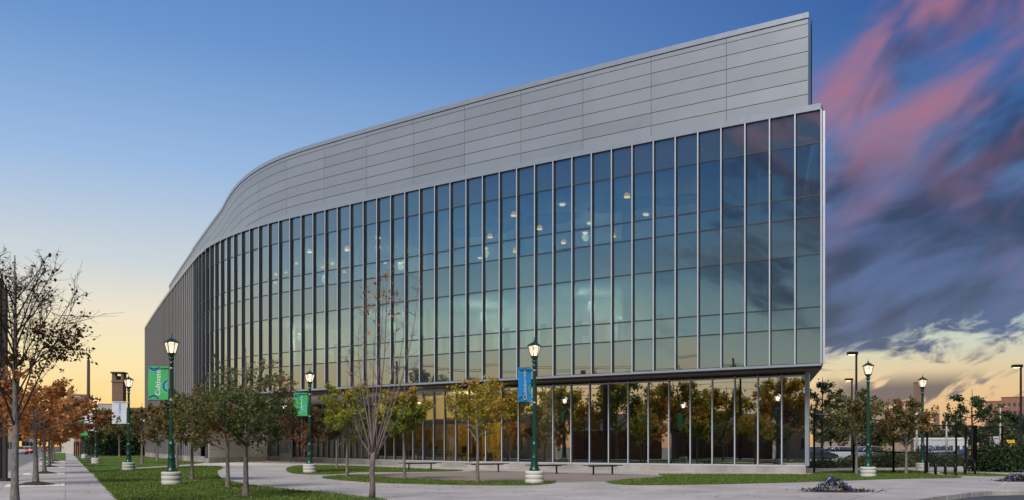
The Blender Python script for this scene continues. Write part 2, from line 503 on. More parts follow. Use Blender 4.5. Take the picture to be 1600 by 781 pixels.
def spandrel_mat(name, rgb, refl, f0):
    m, T = new_mat(name)
    lw = T.n('ShaderNodeLayerWeight')
    lw.inputs[0].default_value = 0.5
    fac = T.math('ADD', f0, T.math('MULTIPLY', T.math('POWER', lw.outputs[1], 4.0), 1.0 - f0), clamp=True)
    d = T.n('ShaderNodeBsdfDiffuse')
    d.inputs[0].default_value = rgb
    gl = T.n('ShaderNodeBsdfGlossy')
    gl.inputs['Color'].default_value = refl
    gl.inputs['Roughness'].default_value = 0.0
    b = T.n('ShaderNodeBump')
    b.inputs['Strength'].default_value = 0.14
    b.inputs['Distance'].default_value = 0.02
    T.put(b.inputs['Height'], T.noise(geopos(T), 0.55, 2, 0.4))
    T.t.links.new(b.outputs[0], gl.inputs['Normal'])
    mx = T.n('ShaderNodeMixShader')
    T.put(mx.inputs[0], fac)
    T.t.links.new(d.outputs[0], mx.inputs[1])
    T.t.links.new(gl.outputs[0], mx.inputs[2])
    out(T, mx.outputs[0])
    return m


M['spandrel'] = spandrel_mat('spandrel_glass', (0.035, 0.05, 0.05, 1), (0.80, 0.88, 0.90, 1), 0.43)


# ------------------------------------------------------------------ object helpers
def link(name, mesh, mat=None, parent=None, loc=None, rot=None, scale=None):
    o = bpy.data.objects.new(name, mesh)
    COL.objects.link(o)
    if mat is not None and not mesh.materials:
        mesh.materials.append(M[mat] if isinstance(mat, str) else mat)
    if parent is not None:
        o.parent = parent
    if loc is not None:
        o.location = loc
    if rot is not None:
        o.rotation_euler = rot
    if scale is not None:
        o.scale = scale
    return o


def tag(o, label=None, cat=None, group=None, kind=None):
    if label:
        o['label'] = label
    if cat:
        o['category'] = cat
    if group:
        o['group'] = group
    if kind:
        o['kind'] = kind
    return o


def empty(name, loc=(0, 0, 0), rz=0.0, label=None, cat=None, group=None):
    o = bpy.data.objects.new(name, None)
    COL.objects.link(o)
    o.location = loc
    o.rotation_euler = (0, 0, rz)
    o.empty_display_size = 0.2
    return tag(o, label, cat, group)


class MB:
    def __init__(self):
        self.v, self.f, self.sm = [], [], []

    def quad(self, *pts, smooth=False):
        b = len(self.v)
        self.v += [tuple(p) for p in pts]
        self.f.append(tuple(range(b, b + len(pts))))
        self.sm.append(smooth)
        return self

    def box(self, x0, x1, y0, y1, z0, z1, mat=None):
        b = len(self.v)
        c = [(x0, y0, z0), (x1, y0, z0), (x1, y1, z0), (x0, y1, z0), (x0, y0, z1), (x1, y0, z1), (x1, y1, z1), (x0, y1, z1)]
        if mat is not None:
            c = [tuple(mat @ Vector(p)) for p in c]
        self.v += c
        for f in ((0, 3, 2, 1), (4, 5, 6, 7), (0, 1, 5, 4), (1, 2, 6, 5), (2, 3, 7, 6), (3, 0, 4, 7)):
            self.f.append(tuple(b + i for i in f))
            self.sm.append(False)
        return self

    def lathe(self, prof, n=16, cx=0, cy=0, smooth=True, rot=0.0):
        b = len(self.v)
        for r, z in prof:
            for i in range(n):
                a = rot + 2 * math.pi * i / n
                self.v.append((cx + r * math.cos(a), cy + r * math.sin(a), z))
        for j in range(len(prof) - 1):
            for i in range(n):
                k = (i + 1) % n
                self.f.append((b + j * n + i, b + j * n + k, b + (j + 1) * n + k, b + (j + 1) * n + i))
                self.sm.append(smooth)
        self.f.append(tuple(b + i for i in reversed(range(n))))
        self.sm.append(False)
        self.f.append(tuple(b + (len(prof) - 1) * n + i for i in range(n)))
        self.sm.append(False)
        return self

    def tube(self, pts, r0, r1=None, n=6, smooth=True, caps=True):
        if r1 is None:
            r1 = r0
        pts = [Vector(p) for p in pts]
        b = len(self.v)
        L = len(pts)
        for j, p in enumerate(pts):
            t = (pts[min(j + 1, L - 1)] - pts[max(j - 1, 0)])
            if t.length < 1e-9:
                t = Vector((0, 0, 1))
            t.normalize()
            u = t.cross(Vector((0.31, 0.95, 0.05)))
            if u.length < 0.05:
                u = t.cross(Vector((1, 0, 0)))
            u.normalize()
            w = t.cross(u)
            r = r0[j] if isinstance(r0, (list, tuple)) else r0 + (r1 - r0) * j / max(1, L - 1)
            for i in range(n):
                a = 2 * math.pi * i / n
                self.v.append(tuple(p + u * (r * math.cos(a)) + w * (r * math.sin(a))))
        for j in range(L - 1):
            for i in range(n):
                k = (i + 1) % n
                self.f.append((b + j * n + i, b + j * n + k, b + (j + 1) * n + k, b + (j + 1) * n + i))
                self.sm.append(smooth)
        if caps:
            self.f.append(tuple(b + i for i in reversed(range(n))))
            self.sm.append(False)
            self.f.append(tuple(b + (L - 1) * n + i for i in range(n)))
            self.sm.append(False)
        return self

    def mesh(self, name):
        me = bpy.data.meshes.new(name)
        me.from_pydata(self.v, [], self.f)
        me.polygons.foreach_set('use_smooth', self.sm)
        me.update()
        return me

    def build(self, name, mat, parent=None, **kw):
        return link(name, self.mesh(name), mat, parent, **kw)


def np_mesh(name, verts, k, tint=None):
    """verts (M*k,3): M faces of k own vertices"""
    verts = np.asarray(verts, np.float32)
    nv = len(verts)
    nf = nv // k
    me = bpy.data.meshes.new(name)
    me.vertices.add(nv)
    me.vertices.foreach_set('co', verts.ravel())
    me.loops.add(nv)
    me.loops.foreach_set('vertex_index', np.arange(nv, dtype=np.int32))
    me.polygons.add(nf)
    me.polygons.foreach_set('loop_start', np.arange(0, nv, k, dtype=np.int32))
    me.polygons.foreach_set('loop_total', np.full(nf, k, np.int32))
    me.update(calc_edges=True)
    if tint is not None:
        a = me.attributes.new('tint', 'FLOAT', 'FACE')
        a.data.foreach_set('value', np.asarray(tint, np.float32))
    return me


def bevel_mesh(me, w, seg=1):
    bm = bmesh.new()
    bm.from_mesh(me)
    bmesh.ops.bevel(bm, geom=bm.edges[:], offset=w, segments=seg, affect='EDGES', clamp_overlap=True)
    bm.to_mesh(me)
    bm.free()
    return me


def G(px, py):
    """ground point seen at a photo pixel"""
    Y = FPX * EYE / (py - HY)
    return ((px - 800.0) / FPX * Y, Y)


def AT(px, py, Y):
    """point at depth Y seen at a photo pixel"""
    return ((px - 800.0) / FPX * Y, Y, EYE + (HY - py) / FPX * Y)


SU, SV = Vector((-0.459, 0.888)), Vector((0.888, 0.459))     # along the street, across it (to the right)


def ST(u, v):
    p = SU * u + SV * v
    return (p.x, p.y)


def poly_sheet(name, pts, z, mat, parent=None, skirt=0.0):
    """flat (possibly concave) sheet with an optional skirt"""
    me = bpy.data.meshes.new(name)
    tri = tessellate_polygon([[Vector((p[0], p[1], 0)) for p in pts]])
    n = len(pts)
    area = sum(pts[i][0] * pts[(i + 1) % n][1] - pts[(i + 1) % n][0] * pts[i][1] for i in range(n))
    v = [(p[0], p[1], z) for p in pts]
    f = []
    for t in tri:
        a, b, c = (Vector(pts[i]) for i in t)
        cr = (b - a).x * (c - a).y - (b - a).y * (c - a).x
        f.append(tuple(t) if cr > 0 else tuple(reversed(t)))
    if skirt:
        v += [(p[0], p[1], z - skirt) for p in pts]
        for i in range(n):
            j = (i + 1) % n
            f.append((i, n + i, n + j, j) if area > 0 else (j, n + j, n + i, i))
    me.from_pydata(v, [], f)
    me.update()
    return link(name, me, mat, parent)


def catmull(pts, n=6, closed=False):
    P = [Vector(p) for p in pts]
    L = len(P)
    res = []
    for i in range(L if closed else L - 1):
        p0 = P[(i - 1) % L] if closed or i > 0 else P[0]
        p1, p2 = P[i], P[(i + 1) % L]
        p3 = P[(i + 2) % L] if closed or i + 2 < L else P[-1]
        for k in range(n):
            t = k / n
            q = 0.5 * ((2 * p1) + (p2 - p0) * t + (2 * p0 - 5 * p1 + 4 * p2 - p3) * t * t + (3 * p1 - p0 - 3 * p2 + p3) * t ** 3)
            res.append(tuple(q))
    if not closed:
        res.append(tuple(P[-1]))
    return res


def inside(px, py, poly):
    px, py = np.asarray(px, float), np.asarray(py, float)
    r = np.zeros(px.shape, bool)
    n = len(poly)
    for i in range(n):
        x1, y1 = poly[i][0], poly[i][1]
        x2, y2 = poly[(i + 1) % n][0], poly[(i + 1) % n][1]
        if y1 == y2:
            continue
        c = ((y1 > py) != (y2 > py)) & (px < (x2 - x1) * (py - y1) / (y2 - y1) + x1)
        r ^= c
    return r


# ================================================================== SETTING
tag(poly_sheet('ground', [(-1600, -600), (1600, -600), (1600, 2500), (-1600, 2500)], -0.26, 'earth'), kind='structure')

KERB = catmull([(-2.55, 7.7), (0.4, 9.9), (4.0, 14.0), (7.3, 18.2), G(1420, 780), G(1482, 771), G(1530, 766.4), G(1600, 764.7), (24, 28.9), (60, 33)], 5)
plaza_poly = list(KERB) + [(60, 60), (45, 60), (40, 160), ST(170, 1.2), ST(8.0, 1.2)]
plaza = tag(poly_sheet('plaza', plaza_poly, 0.0, 'concrete', skirt=0.2), kind='structure')
road_side = tag(poly_sheet('driveway', [(-2.6, 7.4)] + [(x + 0.02, y - 0.12) for x, y in KERB[1:]] + [(60, -40), (-30, -40), (-14, 0), ST(4, -2.7)], -0.15, 'asphalt'), kind='structure')
street = tag(poly_sheet('street', [ST(-80, -2.75), ST(420, -2.75), ST(420, -14.5), ST(-80, -14.5)], -0.145, 'old_asphalt'), kind='structure')
lotp = tag(poly_sheet('parking_lot', [(20, 60), (200, 52), (260, 190), (20, 190)], -0.2, 'asphalt'), kind='structure')
side = tag(poly_sheet('sidewalk', [ST(6.0, 1.2), ST(230, 1.2), ST(230, -2.6), ST(6.0, -2.6)], -0.012, 'concrete', skirt=0.2), kind='structure')
tag(poly_sheet('far_sidewalk', [ST(-80, -14.6), ST(420, -14.6), ST(420, -18.5), ST(-80, -18.5)], -0.03, 'concrete', skirt=0.15), kind='structure')

# lane paint
for k in range(14):
    u = 20 + k * 13
    tag(poly_sheet('lane_marking', [ST(u, -8.55), ST(u + 4, -8.55), ST(u + 4, -8.7), ST(u, -8.7)], -0.141, 'paint'), kind='structure')

# kerbs
kerb_o = tag(empty('kerb'), kind='structure')


def kerb_run(pts, w, h, ztop, parent, flip=1):
    """kerbstones along a polyline: inner edge on pts, outer edge flip*w to the right"""
    for i in range(len(pts) - 1):
        a, b = Vector(pts[i]), Vector(pts[i + 1])
        d = (b - a)
        L = d.length
        if L < 0.05:
            continue
        d.normalize()
        nrm = Vector((d.y, -d.x)) * flip
        g = 0.008
        mb = MB()
        mb.box(g, L - g, 0, w, -h, 0)
        me = mb.mesh('kerbstone')
        bevel_mesh(me, 0.018, 1)
        mt = Matrix(((d.x, nrm.x, 0, a.x), (d.y, nrm.y, 0, a.y), (0, 0, 1, ztop), (0, 0, 0, 1)))
        if flip < 0:
            pass
        me.transform(mt)
        bm = bmesh.new()
        bm.from_mesh(me)
        bmesh.ops.recalc_face_normals(bm, faces=bm.faces[:])
        bm.to_mesh(me)
        bm.free()
        link('kerbstone', me, 'kerb', parent)


kk = [KERB[i] for i in range(0, len(KERB), 2)]
kerb_run(kk[5:], 0.15, 0.24, 0.008, kerb_o)
kerb_s = tag(empty('street_kerb'), kind='structure')
kerb_run([ST(6 + 3.0 * i, -2.6) for i in range(46)], 0.15, 0.24, 0.004, kerb_s, -1)

# sidewalk slabs (two lanes), paler bands at the tree pits
slab_cache = {}


def slab_mesh(w, l, h=0.03):
    key = (round(w, 3), round(l, 3))
    if key not in slab_cache:
        mb = MB()
        mb.box(-w / 2, w / 2, -l / 2, l / 2, -h, 0)
        slab_cache[key] = mb.mesh('slab')
    return slab_cache[key]


st_rot = math.atan2(SU.y, SU.x) - math.pi / 2
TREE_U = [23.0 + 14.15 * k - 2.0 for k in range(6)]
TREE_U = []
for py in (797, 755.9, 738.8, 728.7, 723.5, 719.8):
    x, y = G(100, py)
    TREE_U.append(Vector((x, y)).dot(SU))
band_me = slab_mesh(1.86, 2.3).copy()
for k in range(46):
    u = 8.0 + k * 1.6
    x, y = ST(u, 0.6)
    link('slab', slab_mesh(1.185, 1.588), 'slab', side, (x, y, 0.0), (0, 0, st_rot))
for k in range(24):
    u = 9.6 + k * 3.2
    x, y = ST(u, -0.95)
    link('slab', slab_mesh(1.885, 3.188), 'slab', side, (x, y, 0.0), (0, 0, st_rot))
    x, y = ST(u, -2.25)
    link('slab', slab_mesh(0.68, 3.188), 'slab', side, (x, y, 0.0), (0, 0, st_rot))
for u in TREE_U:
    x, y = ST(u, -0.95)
    b = link('band', band_me, 'slab_light', side, (x, y, 0.006), (0, 0, st_rot))
band_me.materials.clear()
band_me.materials.append(M['slab_light'])

# lawns ------------------------------------------------------------
LAWN_A = [ST(7.8, 1.35), ST(18, 1.22), ST(30, 1.22), ST(38, 1.22), ST(44, 1.26), G(149, 739.6), G(213, 732.9), G(300, 728.2), G(335, 728.4)] + \
    catmull([G(345, 729.2), G(347, 731.5), G(339, 735.5), G(338, 741), G(344, 748), G(357, 752), G(382, 757.6), G(442, 765), G(512, 771.5), G(556, 777), G(600, 783), (-2.4, 17), (-2.6, 12.5), (-2.9, 9.0)], 5)
LAWN_B = [ST(48.5, 1.22), ST(70, 1.22), ST(100, 1.22), ST(140, 1.22), (-56, 128), (-51.5, 119.5), (-44, 105), (-36, 90.5), (-29, 77), G(318, 722.6), G(300, 724.4), G(213, 729.6)]
LAWN_C = catmull([G(449, 734.6), G(455, 729.5), G(477, 727), G(520, 727), G(600, 730), G(680, 733.3), G(722, 735.2), G(640, 737.2), G(560, 737.6), G(532, 739.8), G(500, 741), G(460, 739.5)], 4, True)
LAWN_D = catmull([G(505, 746.2), G(540, 742.6), G(575, 743.6), G(631, 748.4), G(700, 751.3), G(746, 753), G(800, 752.6), G(866, 753.2), G(840, 757.4), G(780, 758), G(690, 757), G(588, 753.8), G(535, 750)], 4, True)
LAWN_E = catmull([G(948, 753.6), G(985, 749.6), G(1030, 746.5), G(1040, 743.6)], 4) + [G(1030, 741.2), G(1150, 741.2), G(1268, 741.8), G(1272, 738.5), G(1330, 735.2), G(1420, 735), G(1444, 738.2)] + \
    catmull([G(1455, 742), G(1502, 745.8), G(1400, 748), G(1300, 751.2), G(1200, 754.4), G(1100, 756.6), G(1000, 757.6), G(960, 756)], 4)
LAWN_F = catmull([G(1470, 738.9), G(1520, 739.4), G(1578, 743.5), G(1530, 743.4), G(1500, 742.2)], 4, True)
PAVE = catmull([G(545, 741.3), G(640, 738.4), G(722, 736.2), G(760, 734.8), G(900, 738), G(1020, 741.2), G(1036, 744), G(1020, 748), G(960, 751), G(880, 753), G(790, 752), G(640, 747.4), G(575, 743.2)], 4, True)
LAWNS = [LAWN_A, LAWN_B, LAWN_C, LAWN_D, LAWN_E, LAWN_F]
for lw in LAWNS:
    tag(poly_sheet('lawn', lw, 0.035, 'turf', skirt=0.06), kind='structure')
tag(poly_sheet('brick_paving', PAVE, 0.014, 'pavers', skirt=0.03), kind='structure')
tag(poly_sheet('rear_path', [G(1300, 733.2), G(1480, 736), G(1600, 735.3), G(1640, 737.6), G(1480, 737.4), G(1300, 734.6)], 0.012, 'slab'), kind='structure')
# planting strip along the fence and street verge
tag(poly_sheet('verge', [ST(95, 0.0), ST(200, 0.0), ST(200, -2.3), ST(95, -2.3)], 0.03, 'turf', skirt=0.05), kind='structure')

# plaza slabs on a grid parallel to the straight facade
FA = R(148)
ga, gb = Vector((math.cos(FA), math.sin(FA))), Vector((-math.sin(FA), math.cos(FA)))
slab_rot = FA
PS = 3.0
jm = MB()
KP = np.array(KERB)
for i in range(-14, 16):
    for j in range(-24, 2):
        c = ga * (i * PS) + gb * (j * PS) + Vector((0, 0))
        cs = [c + ga * (sx * PS / 2) + gb * (sy * PS / 2) for sx in (-1, 1) for sy in (-1, 1)]
        if c.y < 14 or c.y > 80:
            continue
        xs, ys = np.array([q.x for q in cs]), np.array([q.y for q in cs])
        px = 800 + FPX * xs / np.maximum(ys, 0.1)
        if px.max() < 300 or px.min() > 1610:
            continue
        if not inside(xs, ys, plaza_poly).all():
            continue
        if min(np.hypot(KP[:, 0] - c.x, KP[:, 1] - c.y)) < 2.2:
            continue
        gx, gy = np.meshgrid(np.linspace(-.5, .5, 6), np.linspace(-.5, .5, 6))
        qx = c.x + PS * (gx * ga.x + gy * gb.x)
        qy = c.y + PS * (gx * ga.y + gy * gb.y)
        cover = np.zeros(qx.shape, bool)
        for lw in LAWNS + [PAVE]:
            cover |= inside(qx, qy, lw)
        if cover.all():
            continue
        link('slab', slab_mesh(PS - 0.022, PS - 0.022), 'slab', plaza, (c.x, c.y, 0.008), (0, 0, slab_rot))
        hw = 0.02
        a_ = c - ga * (PS / 2) - gb * (PS / 2)
        for d1, d2 in ((ga, gb), (gb, ga)):
            q0, q1 = a_ + d1 * 0.02, a_ + d1 * (PS - 0.02)
            jm.quad(*[(w.x, w.y, 0.011) for w in (q0 - d2 * hw, q1 - d2 * hw, q1 + d2 * hw, q0 + d2 * hw)])


tag(jm.build('joint_sealant', 'joint_pale', plaza), kind='stuff')


# grass blades
def blades(poly, n, rng, h=0.055):
    a = np.array(poly)
    lo, hi = a.min(0), a.max(0)
    x = rng.uniform(lo[0], hi[0], n)
    y = rng.uniform(lo[1], hi[1], n)
    k = inside(x, y, poly) & (np.abs(x / np.maximum(y, .1)) < 0.66)
    return x[k], y[k]


rng = np.random.RandomState(11)
gx, gy = [], []
for lw, n in ((LAWN_A, 150000), (LAWN_B, 60000), (LAWN_C, 26000), (LAWN_D, 24000), (LAWN_E, 60000), (LAWN_F, 5000)):
    x, y = blades(lw, n, rng)
    gx.append(x)
    gy.append(y)
# ragged fringe along every lawn edge
for lw in LAWNS:
    a = np.array(lw)
    b = np.roll(a, -1, 0)
    L = np.hypot(*(b - a).T)
    for p, q, l in zip(a, b, L):
        n = int(l * 40)
        if n == 0 or l > 60:
            continue
        t = rng.rand(n)[:, None]
        w = p + (q - p) * t + rng.normal(0, 0.035, (n, 2))
        gx.append(w[:, 0])
        gy.append(w[:, 1])
gx, gy = np.concatenate(gx), np.concatenate(gy)
n = len(gx)
ang = rng.uniform(0, 2 * np.pi, n)
wd = rng.uniform(0.012, 0.022, n)
ht = rng.uniform(0.03, 0.075, n)
ln = rng.normal(0, 0.02, (n, 2))
v = np.zeros((n, 3, 3))
v[:, 0] = np.stack([gx - wd * np.cos(ang), gy - wd * np.sin(ang), np.full(n, 0.03)], 1)
v[:, 1] = np.stack([gx + wd * np.cos(ang), gy + wd * np.sin(ang), np.full(n, 0.03)], 1)
v[:, 2] = np.stack([gx + ln[:, 0], gy + ln[:, 1], 0.03 + ht], 1)
go = link('grass', np_mesh('grass', v.reshape(-1, 3), 3, rng.rand(n)), 'grass')
tag(go, 'short green turf blades covering the lawns', 'grass', kind='stuff')

# ================================================================== BUILDING
bld = empty('office_building', (0, 60, 0), 0, 'long curved glass and metal building with overhanging upper storeys', 'building')


class PB(MB):
    def build(self, name, mat, **kw):
        return add(name, self.mesh(name), mat, **kw)


def add(name, mesh, mat, loc=(0, 0, 0), rot=(0, 0, 0), par=None):
    o = link(name, mesh, mat, par or bld)
    o.location = (loc[0], loc[1] - 60, loc[2]) if par is None else loc
    o.rotation_euler = rot
    return o


# plan curve of the facade
FS = 106.3
_s = np.linspace(0, 112, 1500)
_h = np.interp(_s, [0, 37.45, 54.66, 112, 200], [2.6149, 2.5095, 2.067, 2.0352, 2.0352])
_d = 112 / 1499
_x = 15.0988 + np.concatenate([[0], np.cumsum(np.cos(_h[:-1]) * _d)])
_y = 42.1138 + np.concatenate([[0], np.cumsum(np.sin(_h[:-1]) * _d)])


def F(s, o=0.0):
    """facade point at arc length s, o metres inward"""
    x, y, h = np.interp(s, _s, _x), np.interp(s, _s, _y), np.interp(s, _s, _h)
    nx, ny = -math.sin(h), math.cos(h)
    return Vector((x - o * nx, y - o * ny))


def HD(s):
    return float(np.interp(s, _s, _h))


MOD = 1.2355
NB = 45                                    # glazed bays
Z_T = [17.73, 16.17, 13.60, 12.59, 10.77, 8.20, 7.18, 5.45]
ROWK = ['spandrel', 'vision', 'vision', 'spandrel', 'vision', 'vision', 'spandrel']
rng = random.Random(3)

pane_mesh = {}
for r in range(7):
    h = Z_T[r] - Z_T[r + 1]
    mb = MB()
    w = MOD - 0.05
    mb.box(-w / 2, w / 2, -0.012, 0.012, -h / 2 + 0.02, h / 2 - 0.02)
    pane_mesh[r] = mb.mesh('pane')
for i in range(NB):
    a, b = F(i * MOD), F((i + 1) * MOD)
    c = (a + b) / 2
    th = math.atan2((b - a).y, (b - a).x)
    for r in range(7):
        nm = 'glass_pane' if ROWK[r] == 'vision' else 'spandrel_panel'
        add(nm, pane_mesh[r], 'glass' if ROWK[r] == 'vision' else 'spandrel', (c.x, c.y, (Z_T[r] + Z_T[r + 1]) / 2),
            (rng.gauss(0, 0.0035), 0, th + rng.gauss(0, 0.0045)))
# mullions (vertical caps)
mb = MB()
mb.box(-0.03, 0.03, -0.06, 0.17, Z_T[7] - 0.02, Z_T[0])
mull = mb.mesh('mullion')


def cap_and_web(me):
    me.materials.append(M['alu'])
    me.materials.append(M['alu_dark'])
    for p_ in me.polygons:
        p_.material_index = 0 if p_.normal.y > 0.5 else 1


cap_and_web(mull)
for i in range(NB + 1):
    p = F(i * MOD)
    add('mullion', mull, 'alu', (p.x, p.y, 0), (0, 0, HD(i * MOD)))


SKEW = 0.27                               # the right-hand side wall runs back at an angle


def strip(s0, s1, o0, o1, z0, z1, step=MOD / 2, fo=None):
    """box section swept along the facade curve between two offsets"""
    n = max(2, int(round((s1 - s0) / step)) + 1)
    mb = MB()
    rows = []
    for k in range(n):
        s = s0 + (s1 - s0) * k / (n - 1)
        e0 = fo(s) + o0 if fo else o0
        e1 = fo(s) + o1 if fo else o1
        a, b = F(max(s, s0 + SKEW * max(0, e0)) if s0 < 2 else s, e0), F(max(s, s0 + SKEW * max(0, e1)) if s0 < 2 else s, e1)
        base_i = len(mb.v)
        mb.v += [(a.x, a.y, z0), (a.x, a.y, z1), (b.x, b.y, z1), (b.x, b.y, z0)]
        rows.append(base_i)
    for k in range(n - 1):
        p, q = rows[k], rows[k + 1]
        for e in range(4):
            f = (e + 1) % 4
            mb.f.append((p + e, p + f, q + f, q + e))
            mb.sm.append(False)
    mb.f.append(tuple(rows[0] + e for e in reversed(range(4))))
    mb.sm.append(False)
    mb.f.append(tuple(rows[-1] + e for e in range(4)))
    mb.sm.append(False)
    me = mb.mesh('strip')
    bm = bmesh.new()
    bm.from_mesh(me)
    bmesh.ops.recalc_face_normals(bm, faces=bm.faces[:])
    bm.to_mesh(me)
    bm.free()
    return me


GS = NB * MOD
for r in range(1, 7):
    add('transom', strip(0.03, GS, -0.045, 0.06, Z_T[r] - 0.03, Z_T[r] + 0.03), 'alu_dark')
add('sill_fascia', strip(-0.12, GS, -0.20, 0.35, Z_T[7] - 0.14, Z_T[7] - 0.02), 'fascia')
add('coping', strip(-0.14, FS, -0.16, 0.75, Z_T[0] + 0.003, Z_T[0] + 0.30), 'fascia')
# soffit under the overhang
add('soffit', strip(-0.05, 52.0, 0.06, 14.0, Z_T[7] - 0.25, Z_T[7] - 0.145), 'soffit')
# corner return: glazed side with an end fin
hd0 = HD(0)
side_dir = Vector((0.262, 0.965)).normalized()              # along the side, going back
tl = Vector((-side_dir.y, side_dir.x))
c0 = F(0)
mt = Matrix(((side_dir.x, -tl.x * 1.0, 0, c0.x), (side_dir.y, -tl.y, 0, c0.y - 60), (0, 0, 1, 0), (0, 0, 0, 1)))
mb = MB()
mb.box(0.10, 0.30, 0.035, 0.16, Z_T[7] - 0.02, Z_T[0], mt)
link('corner_fin', mb.mesh('corner_fin'), 'alu', bld)
for k in range(9):
    for r in range(7):
        mb = MB()
        mb.box(0.33 + k * MOD, 0.33 + (k + 1) * MOD - 0.07, 0.02, 0.045, Z_T[r + 1] + 0.03, Z_T[r] - 0.03, mt)
        link('side_pane', mb.mesh('side_pane'), 'glass' if ROWK[r] == 'vision' else 'spandrel', bld)
for k in range(1, 10):
    mb = MB()
    mb.box(0.33 + k * MOD - 0.065, 0.33 + k * MOD - 0.005, 0.0, 0.11, Z_T[7], Z_T[0], mt)
    link('mullion', mb.mesh('mullion'), 'alu', bld)
mb = MB()
mb.box(11.5, 26, -0.3, 0.06, 0, Z_T[0], mt)
link('side_wall', mb.mesh('side_wall'), 'wall_grey', bld)


# upper metal band --------------------------------------------------
def bo(s):
    t = min(1, max(0, (s - 35.0) / 22.0))
    return 0.20 + 2.1 * t * t * (3 - 2 * t)


# arc length along the band
bs = np.linspace(0.62, 101.0, 2200)
bp = np.array([tuple(F(s, bo(s))) for s in bs])
bl = np.concatenate([[0], np.cumsum(np.hypot(*np.diff(bp, axis=0).T))])
px_b = 800 + FPX * bp[:, 0] / bp[:, 1]
s_end = float(np.interp(-264.4, -px_b, bs))
BZ = [22.75, 22.48, 22.20, 21.55, 20.84, 20.12, 19.41, 18.72, 18.04]


def band_panel(sa, sb, z0, z1, o, th):
    n = max(2, int((sb - sa) / 0.6))
    return strip(sa, sb, o, o + th, z0, z1, (sb - sa) / n, bo)


joint_l = np.arange(0, bl[-1], 4.15)
sj = [float(np.interp(l, bl, bs)) for l in joint_l]
sj = [s for s in sj if s < s_end - 1.0] + [s_end]
for a, b in zip(sj[:-1], sj[1:]):
    for r in range(1, 8):
        add('metal_panel', band_panel(a + 0.010, b - 0.010, BZ[r + 1] + 0.016, BZ[r] - 0.016, 0.0, 0.05), 'panel')
add('band_backing', band_panel(0.66, s_end - 0.03, 17.9, 22.5, 0.055, 0.3), 'joint')
add('band_coping', band_panel(0.60, s_end + 0.05, BZ[1], BZ[0], -0.05, 0.5), 'fascia')
add('roof', strip(0.3, FS, 0.8, 25.0, 17.3, 17.7), 'rib_back')
# right end wall of the band
e0 = F(0.62, bo(0.6) + 0.36)
e1 = e0 + side_dir * 16
mb = MB()
d = (e1 - e0).normalized()
q = Vector((-d.y, d.x)) * -0.05
mb.quad((e0.x, e0.y - 60, 17.9), (e1.x, e1.y - 60, 17.9), (e1.x, e1.y - 60, 22.7), (e0.x, e0.y - 60, 22.7))
mb.quad((e0.x + q.x, e0.y + q.y - 60, 17.9), (e1.x + q.x, e1.y + q.y - 60, 17.9), (e1.x + q.x, e1.y + q.y - 60, 22.7), (e0.x + q.x, e0.y + q.y - 60, 22.7))
link('band_end_wall', mb.mesh('band_end_wall'), 'panel', bld)

# left wing: ribbed wall --------------------------------------------
add('ribbed_wall', strip(GS + 0.02, FS, 0.02, 0.4, 0.5, 17.73, MOD), 'rib_back')
mb = MB()
mb.box(-0.10, 0.10, -0.02, 0.13, 0.5, 17.7)
rib = mb.mesh('rib')


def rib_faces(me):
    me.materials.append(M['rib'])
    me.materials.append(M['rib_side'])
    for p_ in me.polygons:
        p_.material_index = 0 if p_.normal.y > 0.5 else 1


rib_faces(rib)
nr = int((FS - GS) / MOD)
for i in range(1, nr + 1):
    s = GS + i * MOD
    p = F(min(s, FS - 0.06))
    add('rib', rib, 'rib', (p.x, p.y, 0), (0, 0, HD(s)))
    # thinner intermediate rib
    p = F(min(s - MOD / 2, FS - 0.06))
mb = MB()
mb.box(-0.10, 0.10, -0.02, 0.06, 0.5, 17.7)
rib2 = mb.mesh('rib')
rib_faces(rib2)
for i in range(1, 24):
    s = GS + (i - 0.5) * MOD
    p = F(s)
    add('rib', rib2, 'rib', (p.x, p.y, 0), (0, 0, HD(s)))
add('wing_plinth', strip(51.5, FS, -0.10, 0.4, 0.0, 0.5, MOD), 'plinth')
# end wall of the wing and rear walls
a, b = F(FS, 0.1), F(FS, 25)
mb = MB()
mb.quad((a.x, a.y - 60, 0), (b.x, b.y - 60, 0), (b.x, b.y - 60, 17.7), (a.x, a.y - 60, 17.7))
link('wing_end_wall', mb.mesh('wing_end_wall'), 'rib_back', bld)
add('rear_wall', strip(0.0, FS, 24.7, 25.0, 0, 17.4, 2.5), 'wall_grey')

# interior ----------------------------------------------------------
for zf, zc in ((12.30, 16.02), (6.90, 10.62)):
    add('floor_slab', strip(0.5, 56, 0.12, 16.0, zf - 1.3 if zf > 10 else zf - 1.4, zf), 'floor_in')
    add('ceiling', strip(0.5, 56, 0.10, 16.0, zc, zc + 0.10), 'ceiling')
add('roof_void', strip(0.5, 56, 0.12, 16.0, 16.15, 17.2), 'joint')
add('interior_wall', strip(0.6, 56, 9.0, 9.2, 12.31, 16.0), 'wall_in')
add('interior_wall', strip(0.6, 56, 5.2, 5.4, 6.91, 10.60), 'wall_in')
# cross walls near the right corner, where offices meet the glass
for s, z0, z1 in ((6.3, 12.31, 16.0), (6.3, 6.91, 10.6), (3.2, 12.31, 16.0), (2.9, 6.91, 10.6), (47.0, 6.91, 10.6), (50.0, 12.31, 16.0)):
    p = F(s, 0.6)
    mb = MB()
    mb.box(-0.06, 0.06, -4.5 if z0 < 10 else -8.3, 0, z0, z1)
    add('partition', mb.mesh('partition'), 'wall_in', (p.x, p.y, 0), (0, 0, HD(s)))
